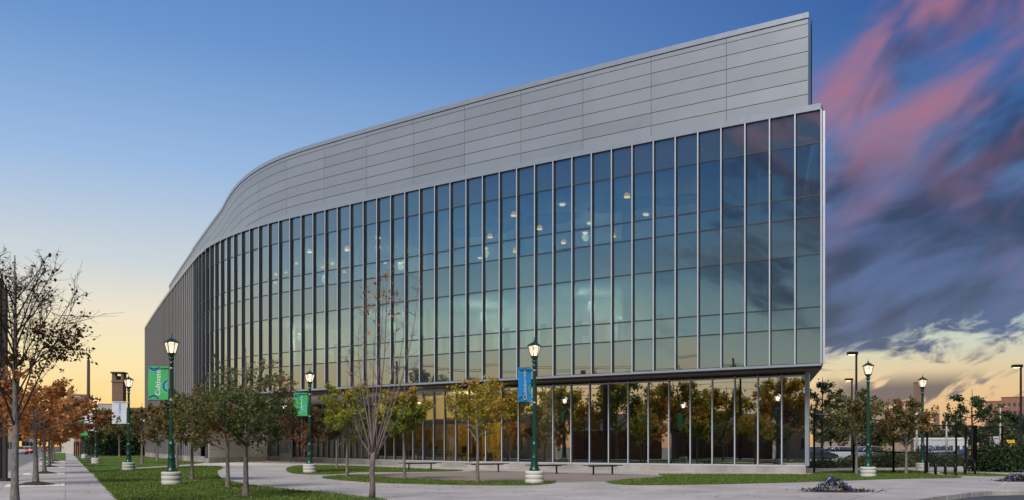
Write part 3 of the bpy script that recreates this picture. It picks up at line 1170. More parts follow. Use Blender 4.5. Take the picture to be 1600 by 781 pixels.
# round columns
mb = MB()
mb.lathe([(0.32, 0), (0.32, 1)], 20)
col = mb.mesh('column')
for k in range(8):
    s = 4.2 + k * 7.41
    for z0, z1, o in ((12.3, 16.05, 3.0), (6.9, 10.65, 3.0), (0.3, 5.3, 4.2)):
        if z0 < 1 and k > 2:
            continue
        p = F(s, o)
        c = add('column', col, 'wall_in', (p.x, p.y, z0))
        c.scale = (1, 1, z1 - z0)
# dark oval ceiling recesses
for s, o, rx, ry in ((12.6, 4.6, 2.4, 1.3), (18.0, 5.0, 2.2, 1.2), (23.5, 5.0, 2.4, 1.4), (9.2, 5.5, 1.5, 1.0)):
    p = F(s, o)
    mb = MB()
    mb.lathe([(1, 0), (1, 0.06)], 40)
    e = add('ceiling_oval', mb.mesh('ceiling_oval'), 'ceil_oval', (p.x, p.y, 15.95), (0, 0, HD(s)))
    e.scale = (rx, ry, 1)


def s_at(px, o=0.0):
    """arc length at which the offset facade is seen in photo column px"""
    best, bs_ = 1e9, 0
    for k in range(0, 1100):
        s = k * 0.05
        p = F(s, o)
        e = abs(800 + FPX * p.x / p.y - px)
        if e < best:
            best, bs_ = e, s
    return bs_


# second-floor corridor doors, windows and frames
def wall_item(name, px, o, z0, z1, w, mat, proud=0.05):
    s = s_at(px, o)
    p = F(s, o)
    mb = MB()
    mb.box(-w / 2, w / 2, 0, proud, z0, z1)
    return add(name, mb.mesh(name), mat, (p.x, p.y, 0), (0, 0, HD(s)))


for px in (565, 700, 760, 935, 1075, 1180):
    dd = wall_item('interior_door', px, 5.18, 6.92, 9.3, 1.25, 'frame_orange', 0.05)
    wall_item('door_leaf', px, 5.12, 6.93, 9.15, 0.95, 'wood', 0.05)
    wall_item('door_light', px - 6, 5.06, 7.3, 9.0, 0.22, 'dark_glass', 0.05)
for px in (525, 610, 660, 722, 792, 850, 905, 970, 1030, 1120):
    wall_item('window_frame', px, 5.18, 7.6, 9.4, 0.62, 'white', 0.06)
    wall_item('window_light', px, 5.11, 7.68, 9.32, 0.46, 'far_glass', 0.05)
wall_item('notice_board', 912, 5.15, 8.4, 9.0, 0.7, 'joint')
wall_item('notice_board', 715, 5.15, 8.5, 8.9, 0.6, 'print_cyan')


# ground floor --------------------------------------------------------
def lo_pts():
    pts = [F(1.12, 2.0)]
    for k in range(1, 11):
        pts.append(F(1.12 + k * 2.2, 2.0))
    for q in (G(590, 725.6), G(548, 723.8), G(500, 721.6), G(460, 720.3), G(418, 719.4)):
        pts.append(Vector(q))
    return pts


LP = [Vector(p) for p in catmull([tuple(p) for p in lo_pts()], 6)]
ll = [0.0]
for a, b in zip(LP[:-1], LP[1:]):
    ll.append(ll[-1] + (b - a).length)
LLEN = ll[-1]
lx, ly = [p.x for p in LP], [p.y for p in LP]


def LW(l, o=0.0):
    x, y = float(np.interp(l, ll, lx)), float(np.interp(l, ll, ly))
    x2, y2 = float(np.interp(min(l + 0.3, LLEN), ll, lx)), float(np.interp(min(l + 0.3, LLEN), ll, ly))
    x1, y1 = float(np.interp(max(l - 0.3, 0), ll, lx)), float(np.interp(max(l - 0.3, 0), ll, ly))
    h = math.atan2(y2 - y1, x2 - x1)
    return Vector((x + o * math.sin(h), y - o * math.cos(h))), h


def lstrip(l0, l1, o0, o1, z0, z1, step=0.6):
    n = max(2, int(round((l1 - l0) / step)) + 1)
    mb = MB()
    rows = []
    for k in range(n):
        l = l0 + (l1 - l0) * k / (n - 1)
        a, b = LW(max(l, l0 + SKEW * max(0, o0)) if l0 < 2 else l, o0)[0], LW(max(l, l0 + SKEW * max(0, o1)) if l0 < 2 else l, o1)[0]
        rows.append(len(mb.v))
        mb.v += [(a.x, a.y, z0), (a.x, a.y, z1), (b.x, b.y, z1), (b.x, b.y, z0)]
    for k in range(n - 1):
        p, q = rows[k], rows[k + 1]
        for e in range(4):
            f = (e + 1) % 4
            mb.f.append((p + e, p + f, q + f, q + e))
            mb.sm.append(False)
    mb.f.append(tuple(rows[0] + e for e in reversed(range(4))))
    mb.f.append(tuple(rows[-1] + e for e in range(4)))
    mb.sm += [False, False]
    me = mb.mesh('strip')
    bm = bmesh.new()
    bm.from_mesh(me)
    bmesh.ops.recalc_face_normals(bm, faces=bm.faces[:])
    bm.to_mesh(me)
    bm.free()
    return me


GZ0, GZ1 = 0.38, 5.02
nl = int(LLEN / MOD)
mb = MB()
mb.box(-0.03, 0.03, -0.05, 0.10, GZ0, GZ1 + 0.1)
lmull = mb.mesh('mullion')
cap_and_web(lmull)
mb = MB()
mb.box(-(MOD - 0.05) / 2, (MOD - 0.05) / 2, -0.012, 0.012, GZ0 + 0.03, GZ1 - 0.03)
lpane = mb.mesh('pane')
lpane_m = lpane.copy()
for i in range(nl + 1):
    p, h = LW(min(i * MOD, LLEN))
    if i == 0:
        mb = MB()
        mb.box(-0.14, 0.06, -0.10, 0.12, GZ0, GZ1 + 0.26)
        add('corner_post', mb.mesh('corner_post'), 'fascia', (p.x, p.y, 0), (0, 0, h))
    else:
        add('mullion', lmull, 'alu', (p.x, p.y, 0), (0, 0, h))
    if i < nl:
        q, h = LW((i + 0.5) * MOD)
        add('glass_pane', lpane_m if i < 15 else lpane, 'glass_mirror' if i < 15 else 'glass_low', (q.x, q.y, (0)), (rng.gauss(0, 0.0012), 0, h + rng.gauss(0, 0.0012)))
add('head_rail', lstrip(0, LLEN, -0.05, 0.06, GZ1 - 0.03, GZ1 + 0.05), 'alu')
add('header', lstrip(0.05, LLEN, 0.02, 0.2, GZ1 + 0.052, 5.24), 'joint')
add('sill_rail', lstrip(0, LLEN, -0.07, 0.06, GZ0 - 0.03, GZ0 + 0.04), 'alu')
add('plinth', lstrip(-0.0, LLEN, -0.16, 0.3, 0.0, GZ0 - 0.035), 'plinth')
# side return of the ground floor at the right corner
p0, h0 = LW(0)
mt2 = Matrix(((side_dir.x, -tl.x, 0, p0.x), (side_dir.y, -tl.y, 0, p0.y - 60), (0, 0, 1, 0), (0, 0, 0, 1)))
for k in range(6):
    mb = MB()
    mb.box(0.15 + k * 1.5, 1.6 + k * 1.5, -0.012, 0.012, GZ0, GZ1, mt2)
    link('side_pane', mb.mesh('side_pane'), 'glass_low', bld)
mb = MB()
mb.box(9.2, 24, -0.12, 0.0, 0, 5.2, mt2)
link('side_wall', mb.mesh('side_wall'), 'wall_grey', bld)
mb = MB()
mb.box(0.3, 9.2, -0.2, 0.02, 0, GZ0 - 0.04, mt2)
link('plinth', mb.mesh('plinth'), 'plinth', bld)
# inside the ground floor
add('ground_floor_slab', lstrip(0.3, LLEN - 1, 0.25, 12.0, 0.05, 0.30), 'floor_in')
add('ground_ceiling', strip(1.0, 50.0, 2.3, 14.0, 5.08, 5.19), 'ceiling')


def l_at(px, o=0.0):
    best, r = 1e9, 0
    for k in range(0, int(LLEN * 20)):
        p = LW(k * 0.05, o)[0]
        e = abs(800 + FPX * p.x / p.y - px)
        if e < best:
            best, r = e, k * 0.05
    return r


def lwall(name, px0, px1, o, z0, z1, mat, th=0.15):
    a, b = sorted((l_at(px0, o), l_at(px1, o)))
    return add(name, lstrip(a, b, o, o + th, z0, z1), mat)


lwall('interior_wall', 600, 812, 6.0, 0.3, 5.06, 'wall_yellow')
lwall('interior_wall', 812, 872, 6.5, 0.3, 5.06, 'wall_in')
lwall('interior_wall', 872, 1225, 4.0, 0.3, 5.06, 'ceil_oval')  # dark wall colour stands in for the unlit room behind these bays
lwall('interior_wall', 445, 600, 7.0, 0.3, 5.06, 'wall_in')
for px in (668, 745, 800):
    l = l_at(px, 5.95)
    p, h = LW(l, 5.95)
    mb = MB()
    mb.box(-0.55, 0.55, -0.02, 0.04, 0.31, 2.7)
    add('interior_door', mb.mesh('interior_door'), 'wood', (p.x, p.y, 0), (0, 0, h + math.pi))
lwall('interior_beam', 560, 840, 3.2, 3.0, 3.25, 'ceil_oval', 0.3)
# entrance recess: low panelled wall, doors
ea, eb = Vector(G(325.5, 722.6)), Vector(G(418, 719.4))
d = (eb - ea)
elen = d.length
eh = math.atan2(d.y, d.x)
for r in range(7):
    mb = MB()
    mb.box(0.02, elen - 0.02, -0.06, 0.0, 0.42 + r * 0.70, 0.42 + (r + 1) * 0.70 - 0.02)
    add('wall_panel', mb.mesh('wall_panel'), 'wall_grey', (ea.x, ea.y, 0), (0, 0, eh))
mb = MB()
mb.box(0, elen, 0.0, 0.3, 0.4, 5.3)
add('wall_backing', mb.mesh('wall_backing'), 'joint', (ea.x, ea.y, 0), (0, 0, eh))
mb = MB()
mb.box(-0.1, elen + 0.1, -0.10, 0.3, 0.0, 0.40)
add('plinth', mb.mesh('plinth'), 'plinth', (ea.x, ea.y, 0), (0, 0, eh))
for px in (443.5, 453):
    l = l_at(px, -0.12)
    p, h = LW(l, -0.14)
    dr = MB()
    for bx in ((-0.55, -0.45, 0, .08, 0.02, 2.5), (0.45, 0.55, 0, .08, 0.02, 2.5), (-0.45, 0.45, 0, .08, 2.38, 2.5), (-0.45, 0.45, 0, .08, 0.02, 0.75)):
        dr.box(*bx)
    dd = add('entrance_door', dr.mesh('entrance_door'), 'fascia', (p.x, p.y, 0), (0, 0, h))
    gl = MB()
    gl.box(-0.45, 0.45, 0.03, 0.05, 0.76, 2.37)
    link('door_pane', gl.mesh('door_pane'), 'glass_low', dd)
    hb = MB()
    hb.box(0.30, 0.34, -0.08, -0.03, 0.9, 1.5)
    link('door_handle', hb.mesh('door_handle'), 'alu', dd)

M['soft_lamp'] = emit('soft_lamp', (1.0, 0.75, 0.48, 1), 1.2)
SOFFIT_FILLS = [(440, 712, 4), (400, 715, 3), (505, 716, 3), (360, 716, 2)]  # fill lights added to brighten the recessed entrance wall
ORD = ['first', 'second', 'third', 'fourth', 'fifth', 'sixth', 'seventh', 'eighth', 'ninth', 'tenth', 'eleventh', 'twelfth', 'thirteenth', 'fourteenth',
       'fifteenth', 'sixteenth', 'seventeenth', 'eighteenth', 'nineteenth', 'twentieth', 'twenty-first', 'twenty-second', 'twenty-third', 'twenty-fourth', 'twenty-fifth', 'twenty-sixth']

# lit lamps seen through the upper glass: (px, py, kind)
LIGHTS = [(431, 428, 0), (447, 425, 0), (430, 441, 0), (463, 411, 0), (484, 392, 2), (504, 417, 0), (519, 411, 0), (542, 390, 1), (538, 424, 0), (590, 387, 1), (591, 371, 2),
          (613, 415, 0), (633, 408, 1), (635, 391, 0), (602, 410, 0), (751, 403, 2), (766, 371, 1), (802, 337, 1), (805, 392, 1), (843, 358, 1), (879, 321, 2), (880, 380, 1),
          (921, 349, 2), (958, 370, 1), (980, 308, 1), (1009, 336, 2)]
LIGHTS.sort()
sh = MB()
sh.lathe([(0.03, 0.26), (0.06, 0.22), (0.13, 0.185), (0.165, 0.14), (0.18, 0.0)], 16)
sh_me = sh.mesh('lamp_shade')
df = MB()
df.lathe([(0.17, -0.05), (0.178, -0.005)], 16)
df_me = df.mesh('diffuser')
dl = MB()
dl.lathe([(0.02, 0.0), (0.17, 0.0), (0.19, 0.03), (0.19, 0.06)], 16)
dl_me = dl.mesh('downlight')
dl_soft = dl.mesh('downlight')
for k, (px, py, kd) in enumerate(LIGHTS):
    s = s_at(px)
    z_top = 16.0
    # depth from the photo: push inward until the ray is below the ceiling
    o = 1.2
    while o < 8.0:
        q = F(s_at(px, o), o)
        z = EYE + (HY - py) / FPX * q.y
        if z > 15.9 - (0.0 if kd == 2 else 0.9):
            break
        o += 0.4
    q = F(s_at(px, o), o)
    z = EYE + (HY - py) / FPX * q.y
    nm = ORD[k]
    if kd == 2:
        e = empty('ceiling_light', (q.x, q.y, min(z, 15.9)), 0, nm + ' lit lamp from the left behind the upper glass, a small flat ceiling light', 'ceiling light', 'lights behind the upper glass')
        link('diffuser', dl_me, 'cool_lamp', e)
    else:
        e = empty('pendant_lamp', (q.x, q.y, z), 0, nm + ' lit lamp from the left behind the upper glass, a ' + ('large' if kd else 'small') + ' warm pendant', 'pendant lamp', 'lights behind the upper glass')
        k_ = 1.0 if kd else 0.66
        a = link('lamp_shade', sh_me, 'shade_glow', e, scale=(k_, k_, k_))
        link('diffuser', df_me, 'warm_lamp', e, scale=(k_, k_, k_))
        c = MB()
        c.tube([(0, 0, 0.28 * k_), (0, 0, 15.99 - z)], 0.012, n=4)
        c.build('cord', 'black', e)
for k, (px, py, o) in enumerate(SOFFIT_FILLS):
    x, y = G(px, py + 8)
    e = empty('soffit_light', (x, y, 5.12), 0, ORD[k] + ' round soffit light over the entrance, counted outward from the doors', 'soffit light', 'soffit lights over the entrance')
    link('diffuser', dl_soft, 'soft_lamp', e, scale=(0.6, 0.6, 0.6))
    li = bpy.data.lights.new('lamp', 'SPOT')
    li.spot_size = R(155)
    li.spot_blend = 1.0
    li.shadow_soft_size = 0.15
    li.energy = 420
    li.color = (1, .88, .74)
    lo_ = bpy.data.objects.new('lamp', li)
    COL.objects.link(lo_)
    lo_.parent = e
    lo_.location = (0, 0, -0.02)
LN = 0
# light given off by the rooms' own ceiling lights
for s, o, z, pw, colr in ((8, 5.8, 15.0, 80, (1, .72, .42)), (16, 6, 15.0, 110, (1, .72, .42)), (24, 6, 15.0, 110, (1, .72, .42)), (32, 6, 15.0, 110, (1, .72, .42)), (41, 6, 15.0, 110, (1, .72, .42)),
                           (14, 3, 10.0, 190, (1, .84, .62)), (22, 3, 10.0, 240, (1, .84, .62)), (30, 3, 10.0, 190, (1, .84, .62)), (40, 3, 10.0, 170, (1, .84, .62)),
                           (19.5, 5.5, 4.6, 260, (1, .76, .40)), (25, 5.5, 4.6, 260, (1, .76, .40)), (31, 7, 4.6, 60, (1, .8, .5))):
    p = F(s, o)
    e = empty('ceiling_light', (p.x, p.y, z), 0, None, 'ceiling light', 'ceiling lights inside the rooms')
    e['label'] = ('flat round ceiling light inside the %s near bay %d from the right corner' % ('upper storey' if z > 12 else 'middle storey' if z > 6 else 'ground floor', int(s / MOD)))
    e['label'] = ORD[LN] + ' flat ceiling light inside the ' + ('upper storey' if z > 12 else 'middle storey' if z > 6 else 'ground floor')
    LN += 1
    link('diffuser', dl_me, 'cool_lamp', e)
    li = bpy.data.lights.new('lamp', 'POINT')
    li.energy = pw
    li.color = colr
    li.shadow_soft_size = 0.25
    lo_ = bpy.data.objects.new('lamp', li)
    COL.objects.link(lo_)
    lo_.parent = e
    lo_.location = (0, 0, -0.25)


# ================================================================== STREET LAMPS
def prof_pole():
    # height above the concrete base
    return [(0.20, 0.0), (0.20, 0.06), (0.165, 0.10), (0.15, 0.16), (0.13, 0.34), (0.118, 0.42), (0.135, 0.45), (0.135, 0.50), (0.112, 0.54), (0.105, 0.92),
            (0.125, 0.95), (0.125, 1.02), (0.085, 1.06), (0.078, 1.12), (0.062, 3.7), (0.06, 3.86), (0.085, 3.88), (0.085, 3.93), (0.055, 3.96), (0.055, 4.02), (0.10, 4.06), (0.10, 4.10), (0.07, 4.13)]


pole_me = MB().lathe(prof_pole(), 16).mesh('pole')
cb = MB().lathe([(0.335, 0), (0.35, 0.02), (0.35, 0.145), (0.335, 0.16), (0.335, 0.175), (0.35, 0.19), (0.35, 0.315), (0.335, 0.33), (0.335, 0.345), (0.35, 0.36), (0.35, 0.455), (0.32, 0.475)], 28)
base_me = cb.mesh('concrete_base')
LZ = 4.13
# lantern: cup, six glowing panes, ribs, roof, finial
cup = MB().lathe([(0.07, LZ), (0.075, LZ + 0.03), (0.13, LZ + 0.10), (0.15, LZ + 0.13), (0.15, LZ + 0.155)], 12, smooth=False)
cup_me = cup.mesh('lantern_cup')
pane_ms = []
for k in range(6):
    a0, a1 = 2 * math.pi * k / 6, 2 * math.pi * (k + 1) / 6
    r0, r1 = 0.140, 0.232
    mb = MB()
    z0, z1 = LZ + 0.157, LZ + 0.515
    mb.quad((r0 * math.cos(a0), r0 * math.sin(a0), z0), (r0 * math.cos(a1), r0 * math.sin(a1), z0), (r1 * math.cos(a1), r1 * math.sin(a1), z1), (r1 * math.cos(a0), r1 * math.sin(a0), z1))
    pane_ms.append(mb.mesh('lantern_pane'))
fr = MB()
for k in range(6):
    a = 2 * math.pi * k / 6
    fr.tube([(0.143 * math.cos(a), 0.143 * math.sin(a), LZ + 0.15), (0.242 * math.cos(a), 0.242 * math.sin(a), LZ + 0.52)], 0.016, n=4)
frame_me = fr.mesh('lantern_ribs')
roof = MB().lathe([(0.235, LZ + 0.512), (0.28, LZ + 0.52), (0.287, LZ + 0.54), (0.20, LZ + 0.60), (0.10, LZ + 0.665), (0.05, LZ + 0.685)], 6, smooth=False)
roof_me = roof.mesh('lantern_roof')
fin = MB().lathe([(0.045, LZ + 0.68), (0.05, LZ + 0.70), (0.022, LZ + 0.72), (0.028, LZ + 0.74), (0.012, LZ + 0.78), (0.006, LZ + 0.88)], 10)
fin_me = fin.mesh('finial')
blb = MB().lathe([(0.01, LZ + 0.18), (0.045, LZ + 0.21), (0.05, LZ + 0.32), (0.02, LZ + 0.38)], 10)
bulb_me = blb.mesh('bulb')


def pane_material():
    m, T = new_mat('frosted_lantern_pane')
    e = T.n('ShaderNodeEmission')
    e.inputs[0].default_value = (1.0, 0.72, 0.50, 1)
    e.inputs[1].default_value = 1.5
    t = T.n('ShaderNodeBsdfTransparent')
    mx = T.n('ShaderNodeMixShader')
    mx.inputs[0].default_value = 0.55
    T.t.links.new(t.outputs[0], mx.inputs[1])
    T.t.links.new(e.outputs[0], mx.inputs[2])
    out(T, mx.outputs[0])
    return m


M['lantern_pane'] = pane_material()


def street_lamp(px, py, label, scale=1.0, rz=0.3, arms=None, power=30.0, hydrant=False):
    x, y = G(px, py)
    e = empty('street_lamp', (x, y, 0.02), rz, label, 'street lamp', 'green lantern lamps around the plaza')
    e.scale = (scale,) * 3
    link('concrete_base', base_me, 'lamp_base', e)
    zb = 0.472
    link('pole', pole_me, 'lamp_green', e, (0, 0, zb))
    lan = link('lantern_cup', cup_me, 'lamp_green', e, (0, 0, zb))
    for pm in pane_ms:
        link('lantern_pane', pm, 'lantern_pane', e, (0, 0, zb))
    link('lantern_ribs', frame_me, 'lamp_green', e, (0, 0, zb))
    rf = link('lantern_roof', roof_me, 'lamp_green', e, (0, 0, zb))
    link('finial', fin_me, 'lamp_green', rf)
    link('bulb', bulb_me, 'bulb', e, (0, 0, zb))
    if arms:
        a_dir, wid, zl, zh = arms
        for z in (zl, zh):
            mb = MB()
            ca, sa = math.cos(a_dir - rz), math.sin(a_dir - rz)
            mb.tube([(0.05 * ca, 0.05 * sa, z), ((wid + 0.12) * ca, (wid + 0.12) * sa, z)], 0.012, n=6)
            mb.build('banner_arm', 'lamp_green', e)
            MB().lathe([(0.085, z - 0.03), (0.085, z + 0.03)], 12).build('arm_collar', 'rim', e)
    li = bpy.data.lights.new('lantern_light', 'POINT')
    li.energy = power * 0.9
    li.color = (1, 0.8, 0.58)
    li.shadow_soft_size = 0.08
    lo_ = bpy.data.objects.new('lantern_light', li)
    COL.objects.link(lo_)
    lo_.parent = e
    lo_.location = (0, 0, zb + LZ + 0.36)
    return e, Vector((x, y, 0.02))


def text_mesh(body, size, shear=0.0):
    cu = bpy.data.curves.new('lettering', 'FONT')
    cu.body = body
    cu.size = size
    cu.align_x = 'CENTER'
    cu.align_y = 'CENTER'
    cu.extrude = 0.0012
    cu.resolution_u = 3
    to = bpy.data.objects.new('lettering_tmp', cu)
    COL.objects.link(to)
    bpy.context.view_layer.update()
    dg = bpy.context.evaluated_depsgraph_get()
    me = bpy.data.meshes.new_from_object(to.evaluated_get(dg))
    bpy.data.objects.remove(to)
    return me


def ring_mesh(cx, cz, r0, r1, w, h, n=40, warp=None, y=-0.006):
    """flat ring clipped to the banner"""
    mb = MB()
    for k in range(n):
        a0, a1 = 2 * math.pi * k / n, 2 * math.pi * (k + 1) / n
        pts = [(cx + r * math.cos(a), cz + r * math.sin(a)) for r, a in ((r0, a0), (r1, a0), (r1, a1), (r0, a1))]
        if all(-w / 2 + 0.01 <= p[0] <= w / 2 - 0.01 and -h / 2 + 0.01 <= p[1] <= h / 2 - 0.01 for p in pts):
            mb.quad(*[(p[0], y + (warp(p[0], p[1]) if warp else 0), p[1]) for p in pts])
    return mb.mesh('ring')


def banner(name, label, lamp_pos, a_dir, width, z0, z1, mat, words, wmat, rings, curl, wsize, scale=1.0, small=None, woff=(0, 0), flip=False):
    """cloth banner hung beside a lamp pole; its face looks towards the camera side"""
    h = (z1 - z0)
    off = 0.12 + width / 2
    cx = lamp_pos.x + scale * off * math.cos(a_dir)
    cy = lamp_pos.y + scale * off * math.sin(a_dir)
    rz = a_dir + math.pi if math.cos(a_dir) < 0 else a_dir
    e = empty(name, (cx, cy, lamp_pos.z + scale * (z0 + z1) / 2), rz, label, 'banner', 'lamp post banners')
    e.scale = (scale,) * 3

    def warp(x, z):
        return curl * (0.05 * math.sin(3.1 * z / h * 2 + x * 3) + 0.05 * math.sin(x / width * 4.0)) * (1 - (2 * abs(z) / h) ** 6 * 0.3)
    nx, nz = 8, 14
    mb = MB()
    for sgn in (-1, 1):
        b = len(mb.v)
        for j in range(nz + 1):
            for i in range(nx + 1):
                x, z = -width / 2 + width * i / nx, -h / 2 + h * j / nz
                mb.v.append((x, warp(x, z) + sgn * 0.002, z))
        for j in range(nz):
            for i in range(nx):
                a = b + j * (nx + 1) + i
                q = (a, a + 1, a + nx + 2, a + nx + 1)
                mb.f.append(q if sgn < 0 else tuple(reversed(q)))
                mb.sm.append(True)
    mb.build('cloth', mat, e)
    for cxr, czr, r0, r1, mt_ in rings:
        link('printed_ring', ring_mesh(cxr, czr, r0, r1, width, h, warp=warp), mt_, e)
    for sx, sz0, sz1, sh_, mt_ in (small or []):      # a line of print too small to read
        mk = MB()
        rg = random.Random(int(sz1 * 1000))
        z = sz0
        while z < sz1:
            w = rg.uniform(0.014, 0.03)
            hh = sh_ * rg.uniform(0.55, 1.0)
            if rg.random() > 0.14:
                c4 = [(sx + sh_ / 2, z), (sx + sh_ / 2, z + w), (sx + sh_ / 2 - hh, z + w), (sx + sh_ / 2 - hh, z)]
                mk.quad(*[(p[0], -0.007 + warp(p[0], p[1]), p[1]) for p in c4])
            z += w + 0.012
        mk.build('small_print', mt_, e)
    if words:
        me = text_mesh(words, wsize)
        co = np.zeros(len(me.vertices) * 3, np.float32)
        me.vertices.foreach_get('co', co)
        co = co.reshape(-1, 3)
        new = np.zeros_like(co)
        # rotate to read upwards: text x -> +z, text y -> -x
        new[:, 0] = -co[:, 1] + woff[0]
        new[:, 2] = co[:, 0] + woff[1]
        for k in range(len(new)):
            new[k, 1] = -0.007 + warp(new[k, 0], new[k, 2]) - co[k, 2]
        me.vertices.foreach_set('co', new.ravel())
        me.update()
        link('lettering', me, wmat, e)
    return e


W_ = math.pi
l1, p1 = street_lamp(268, 757.5, 'tall green lamp on the left lawn holding the green Cultivate banner', 0.985, arms=(W_, 0.68, 3.05, 4.2))
banner('banner', 'green banner reading Cultivate on the lamp at left', p1, W_, 0.70, 3.03, 4.22, 'banner_green', 'Cultivate', 'print_white',
       [(0.38, -0.10, 0.17, 0.23, 'print_navy'), (0.40, -0.10, 0.13, 0.17, 'print_cyan'), (0.37, -0.12, 0.235, 0.27, 'print_green'),
        (-0.14, 0.62, 0.14, 0.20, 'print_navy'), (-0.14, 0.62, 0.20, 0.23, 'print_cyan'), (-0.16, -0.62, 0.14, 0.20, 'print_navy'), (-0.16, -0.62, 0.20, 0.235, 'print_green')],
       0.3, 0.25, woff=(0.0, 0.0))
l2, p2 = street_lamp(835, 755.5, 'tall green lamp in front of the ground-floor glass holding the blue Collaborate banner', 0.985, arms=(R(214), 0.6, 3.02, 4.22))
banner('banner', 'blue banner reading Collaborate on the lamp before the building', p2, R(214), 0.62, 3.0, 4.24, 'banner_blue', 'Collaborate', 'print_white',
       [(0.36, -0.16, 0.17, 0.22, 'print_green'), (0.36, -0.16, 0.22, 0.25, 'print_navy'), (-0.12, 0.64, 0.14, 0.19, 'print_navy'), (-0.12, 0.64, 0.19, 0.23, 'print_green'), (-0.12, -0.62, 0.14, 0.20, 'print_navy'), (-0.12, -0.62, 0.20, 0.235, 'print_green')],
       0.5, 0.235, woff=(0.0, 0.0))
l3, p3 = street_lamp(484, 738.5, 'green lamp on the small lawn island by the entrance', 0.985, arms=(R(190), 0.6, 2.95, 4.1))
banner('banner', 'green banner half hidden by leaves near the entrance lamp', p3, R(190), 0.68, 2.93, 4.12, 'banner_green', None, 'print_white',
       [(-0.14, 0.58, 0.14, 0.20, 'print_navy'), (-0.14, 0.58, 0.20, 0.23, 'print_cyan'), (0.3, -0.2, 0.15, 0.21, 'print_cyan')], 0.3, 0.22, small=[(0.04, -0.45, 0.42, 0.05, 'print_white')])
l4, p4 = street_lamp(201, 735, 'green lamp beside the sidewalk holding a white banner before the chimney', 0.99, arms=(R(185), 0.7, 2.65, 3.85))
banner('banner', 'white banner with a ring emblem in front of the chimney', p4, R(185), 0.78, 2.62, 3.88, 'banner_white', None, 'print_navy',
       [(-0.02, -0.40, 0.10, 0.14, 'print_green'), (-0.02, -0.40, 0.07, 0.10, 'print_navy')], 0.2, 0.10, small=[(0.03, -0.22, 0.48, 0.09, 'print_navy'), (-0.07, -0.22, 0.2, 0.05, 'print_cyan')])
l5, p5 = street_lamp(150, 724, 'distant green lamp by the sidewalk with its lantern before the gabled house', 0.97, arms=(R(185), 0.62, 2.6, 3.9))
banner('banner', 'small white banner with a round seal beside the sidewalk', p5, R(185), 0.72, 2.58, 3.92, 'banner_white', None, 'print_navy',
       [(0.0, -0.35, 0.0, 0.17, 'print_navy'), (0.0, -0.35, 0.17, 0.21, 'print_cyan')], 0.2, 0.1)
l6, p6 = street_lamp(139, 719, 'thin green lamp standing farthest but one along the sidewalk', 0.95, arms=(R(185), 0.62, 2.4, 3.9), power=10)
banner('banner', 'farthest green banner beside the sidewalk', p6, R(185), 0.8, 2.38, 3.92, 'banner_green', None, 'print_navy', [(0, 0.1, 0.2, 0.28, 'print_cyan')], 0.2, 0.1)
l7, p7 = street_lamp(132, 715.5, 'farthest green lamp post along the sidewalk', 0.95, power=10)
l8, p8 = street_lamp(1356.5, 745.3, 'green lamp on the right lawn between two young trees', 0.96)
l9, p9 = street_lamp(1441.5, 736, 'green lamp behind the bike hoops near the fence', 0.97)


# ================================================================== TREES
def leaf_quads(P, size, rng, fold=0.0, droop=0.3):
    n = len(P)
    a = rng.normal(0, 1, (n, 3))
    a[:, 2] -= droop
    a /= np.linalg.norm(a, axis=1)[:, None] + 1e-9
    b = rng.normal(0, 1, (n, 3))
    b -= (b * a).sum(1)[:, None] * a
    b /= np.linalg.norm(b, axis=1)[:, None] + 1e-9
    s = size * rng.uniform(0.6, 1.3, n)[:, None]
    v = np.zeros((n, 4, 3))
    v[:, 0] = P
    v[:, 1] = P + a * s * 0.5 + b * s * 0.36
    v[:, 2] = P + a * s * 1.05
    v[:, 3] = P + a * s * 0.5 - b * s * 0.36
    return v.reshape(-1, 3)


